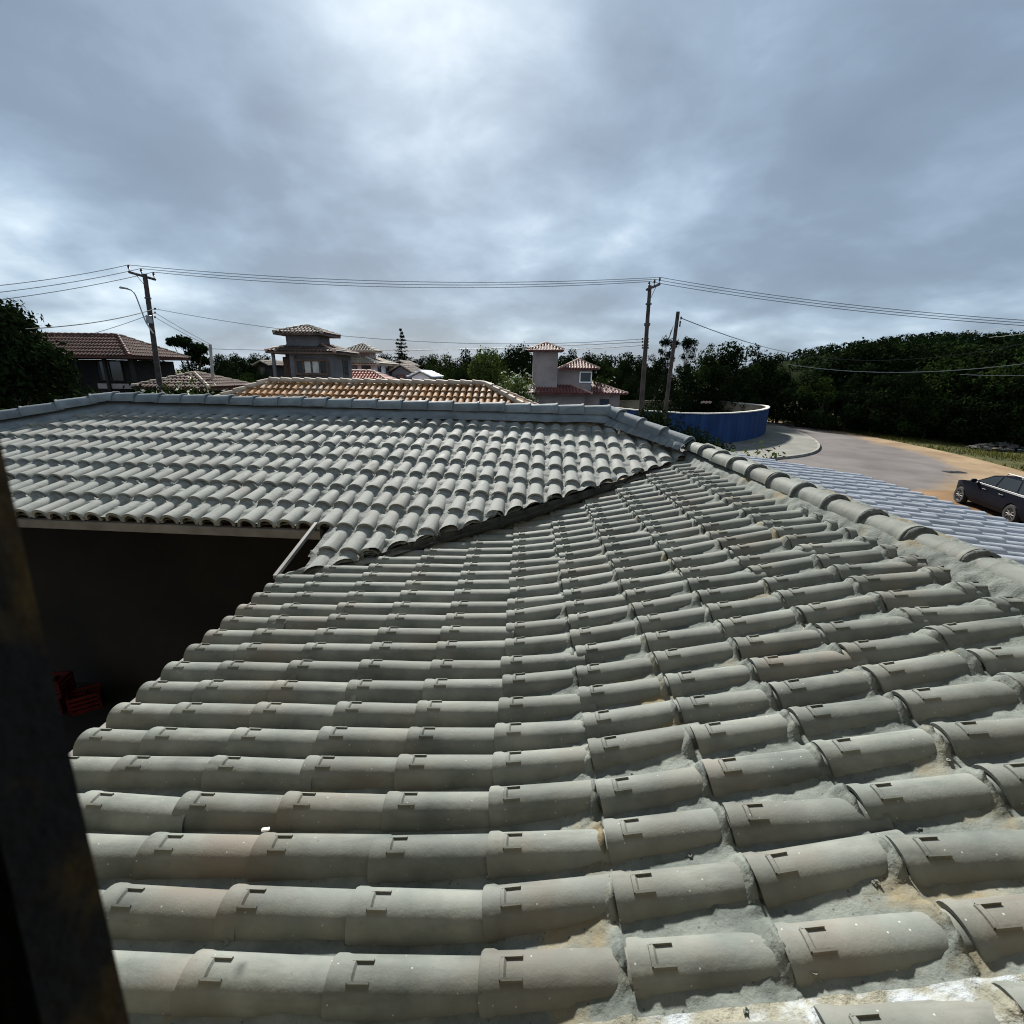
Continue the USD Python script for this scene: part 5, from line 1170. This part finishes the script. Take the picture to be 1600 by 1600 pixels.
cab_side = [(fr - .50, .98), (fr - 1.20, 1.36), (fr - 1.75, 1.46), (re_ + .2, 1.47), (re_ - .45, 1.42), (re_ - .92, 1.0), (re_ - .9, .96)]
cab_front = [(-.82, .9), (.82, .9), (.80, 1.02), (.62, 1.40), (.52, 1.47), (-.52, 1.47), (-.62, 1.40), (-.80, 1.02)]
cabin = ext_side(cab_side) ^ ext_front(cab_front) ^ ext_plan(plan, 0, 2)
def mf_mesh(name, m, mat, parent, smooth=28, label=None):
    return mesh(name, m, mat, parent, smooth=smooth, label=label)
mf_mesh("body", body, "car_paint", car)
mf_mesh("roof_cabin", cabin, "car_paint", car)
shell = cabin.scale((1.0, 1.012, 1.004)) - cabin.scale((.985, .985, .985))
def side_glass(poly, s):
    return (shell ^ ext_side(poly)) ^ MF.cube((6, 1.2, 3)).translate((-3, 0.3 if s > 0 else -1.5, 0))
gl = {"front_side_window": [(fr - .72, 1.04), (fr - 1.22, 1.31), (fr - 1.62, 1.385), (fr - 1.62, 1.04)], "rear_side_window": [(fr - 1.70, 1.04), (fr - 1.70, 1.39), (re_ + .30, 1.40), (re_ + .12, 1.04)], "quarter_window": [(re_ + .04, 1.04), (re_ + .22, 1.40), (re_ - .25, 1.37), (re_ - .55, 1.12), (re_ - .55, 1.04)]}
for nm, poly in gl.items():
    for s in (-1, 1):
        g_ = side_glass(poly, s)
        if not g_.is_empty(): mf_mesh(nm, g_, "car_glass", car)
for nm, poly in (("windscreen", [(fr - .50, 1.02), (fr - 1.16, 1.39), (fr - 1.24, 1.33), (fr - .62, .99)]), ("rear_window", [(re_ - .50, 1.36), (re_ - .86, 1.06), (re_ - .80, 1.04), (re_ - .42, 1.36)])):
    g_ = cabin.scale((1.004, .94, 1.004)) ^ ext_side([(a + (.012 if nm == "windscreen" else -.012), b2 + .012) for a, b2 in poly])
    if not g_.is_empty(): mf_mesh(nm, g_, "car_glass", car)
for s in (-1, 1):
    mb = MB(); mb.tube([(fr - .64, s * .838, 1.02), (fr - 1.5, s * .842, 1.022), (re_ - .56, s * .83, 1.03)], .013, 5); mesh("window_trim", mb, "chrome", car)
    mb = MB(); mb.tube([(fr - 1.62, s * .56, 1.46), (fr - 1.72, s * .56, 1.525), (re_ + .1, s * .56, 1.53), (re_ - .38, s * .56, 1.50), (re_ - .45, s * .56, 1.44)], .020, 6); mb.box((fr - 2.4, s * .56, 1.49), (.06, .03, .06)); mesh("roof_rail", mb, "grey_metal", car)
    mb = MB(); mb.add(trimesh.convex.convex_hull(np.array([(fr + .36, s * .815, .66), (fr + .38, s * .79, .80), (fr + .62, s * .67, .64), (fr + .60, s * .65, .76), (fr + .76, s * .45, .62), (fr + .74, s * .45, .70), (fr + .38, s * .84, .72), (fr + .70, s * .60, .67)]))); mesh("headlight", mb, "lamp_lens", car)
    mb = MB(); mb.box((re_ - .93, s * .70, .86), (.16, .22, .18), ch=.03); mesh("tail_light", mb, "tail_lens", car)
    mb = MB(); mb.box((fr - .74, s * .96, 1.06), (.12, .18, .12), ch=.035); mesh("mirror", mb, "car_paint", car)
    for x in (fr - 1.30, re_ + .62):
        mb = MB(); mb.tube([(x - .1, s * .905, .86), (x, s * .925, .865), (x + .1, s * .905, .86)], .012, 5); mesh("door_handle", mb, "chrome", car)
    for x in (fr, re_):
        w_ = MB(); yy = s * .80
        m = trimesh.creation.revolve([(.215, -.10), (.30, -.105), (.325, -.07), (.33, 0), (.325, .07), (.30, .105), (.215, .10)], sections=36); v = np.array(m.vertices); w_.add(np.c_[v[:, 0] + x, v[:, 2] + yy, v[:, 1] + .33], m.faces); wh = mesh("wheel", w_, "rubber", car, smooth=40)
        rm = MB(); m = trimesh.creation.revolve([(.19, -.02), (.218, -.09), (.226, -.10), (.226, .10), (.218, .09), (.19, .02)], sections=36); v = np.array(m.vertices); rm.add(np.c_[v[:, 0] + x, v[:, 2] + yy, v[:, 1] + .33], m.faces)
        for q in range(10):
            a = q * 2 * PI / 10; rm.tube([(x + math.cos(a) * .03, yy + s * .085, .33 + math.sin(a) * .03), (x + math.cos(a + .08) * .21, yy + s * .075, .33 + math.sin(a + .08) * .21)], .015, 4)
        rm.tube([(x, yy + s * .06, .33), (x, yy + s * .098, .33)], .05, 12); mesh("rim", rm, "alloy", wh, smooth=40)
        dk = MB(); dk.tube([(x, yy + s * .01, .33), (x, yy + s * .05, .33)], .19, 24); mesh("brake_disc", dk, "dark_metal", wh)

# ------------------------------------------------------------------ courtyard between the wings
sheet("courtyard", [(XE + 1.1, 0.25), (XE + 1.1, 7.0), (-16, 7.6), (-16, .25)], GROUND + .004, "dark_render", label="paved courtyard below the eaves, its shade painted near black")
q = on_ground(100, 1108)
for k in range(3):
    loc = q + np.array([(-.10, .30)[k % 2] if k < 2 else -.06, (0, .06)[k % 2], .26 * (k == 2) + .004]); c = thing("red_crate", ["red plastic crate on the courtyard floor, lower left of the stack", "red plastic crate beside the stack, turned away at right", "red plastic crate on top of the stack in the dark courtyard"][k], "crate", loc, (.15, .65, .2)[k])
    mb = MB(); W_, D_, H_ = .36, .28, .26
    mb.box((0, 0, .01), (W_, D_, .02))
    for s in (-1, 1):
        for z in (.035, .10, .165, .235):
            mb.box((0, s * (D_ / 2 - .008), z), (W_, .016, .042)); mb.box((s * (W_ / 2 - .008), 0, z), (.016, D_ - .032, .042))
        for t_ in (-1, 1): mb.box((s * (W_ / 2 - .014), t_ * (D_ / 2 - .014), H_ / 2), (.028, .028, H_ - .004))
    mesh("basket", mb, "red_plastic", c)
    mb = MB(); mb.box((0, 0, .13), (.012, D_ - .04, .18)); mesh("divider", mb, "red_plastic", c)
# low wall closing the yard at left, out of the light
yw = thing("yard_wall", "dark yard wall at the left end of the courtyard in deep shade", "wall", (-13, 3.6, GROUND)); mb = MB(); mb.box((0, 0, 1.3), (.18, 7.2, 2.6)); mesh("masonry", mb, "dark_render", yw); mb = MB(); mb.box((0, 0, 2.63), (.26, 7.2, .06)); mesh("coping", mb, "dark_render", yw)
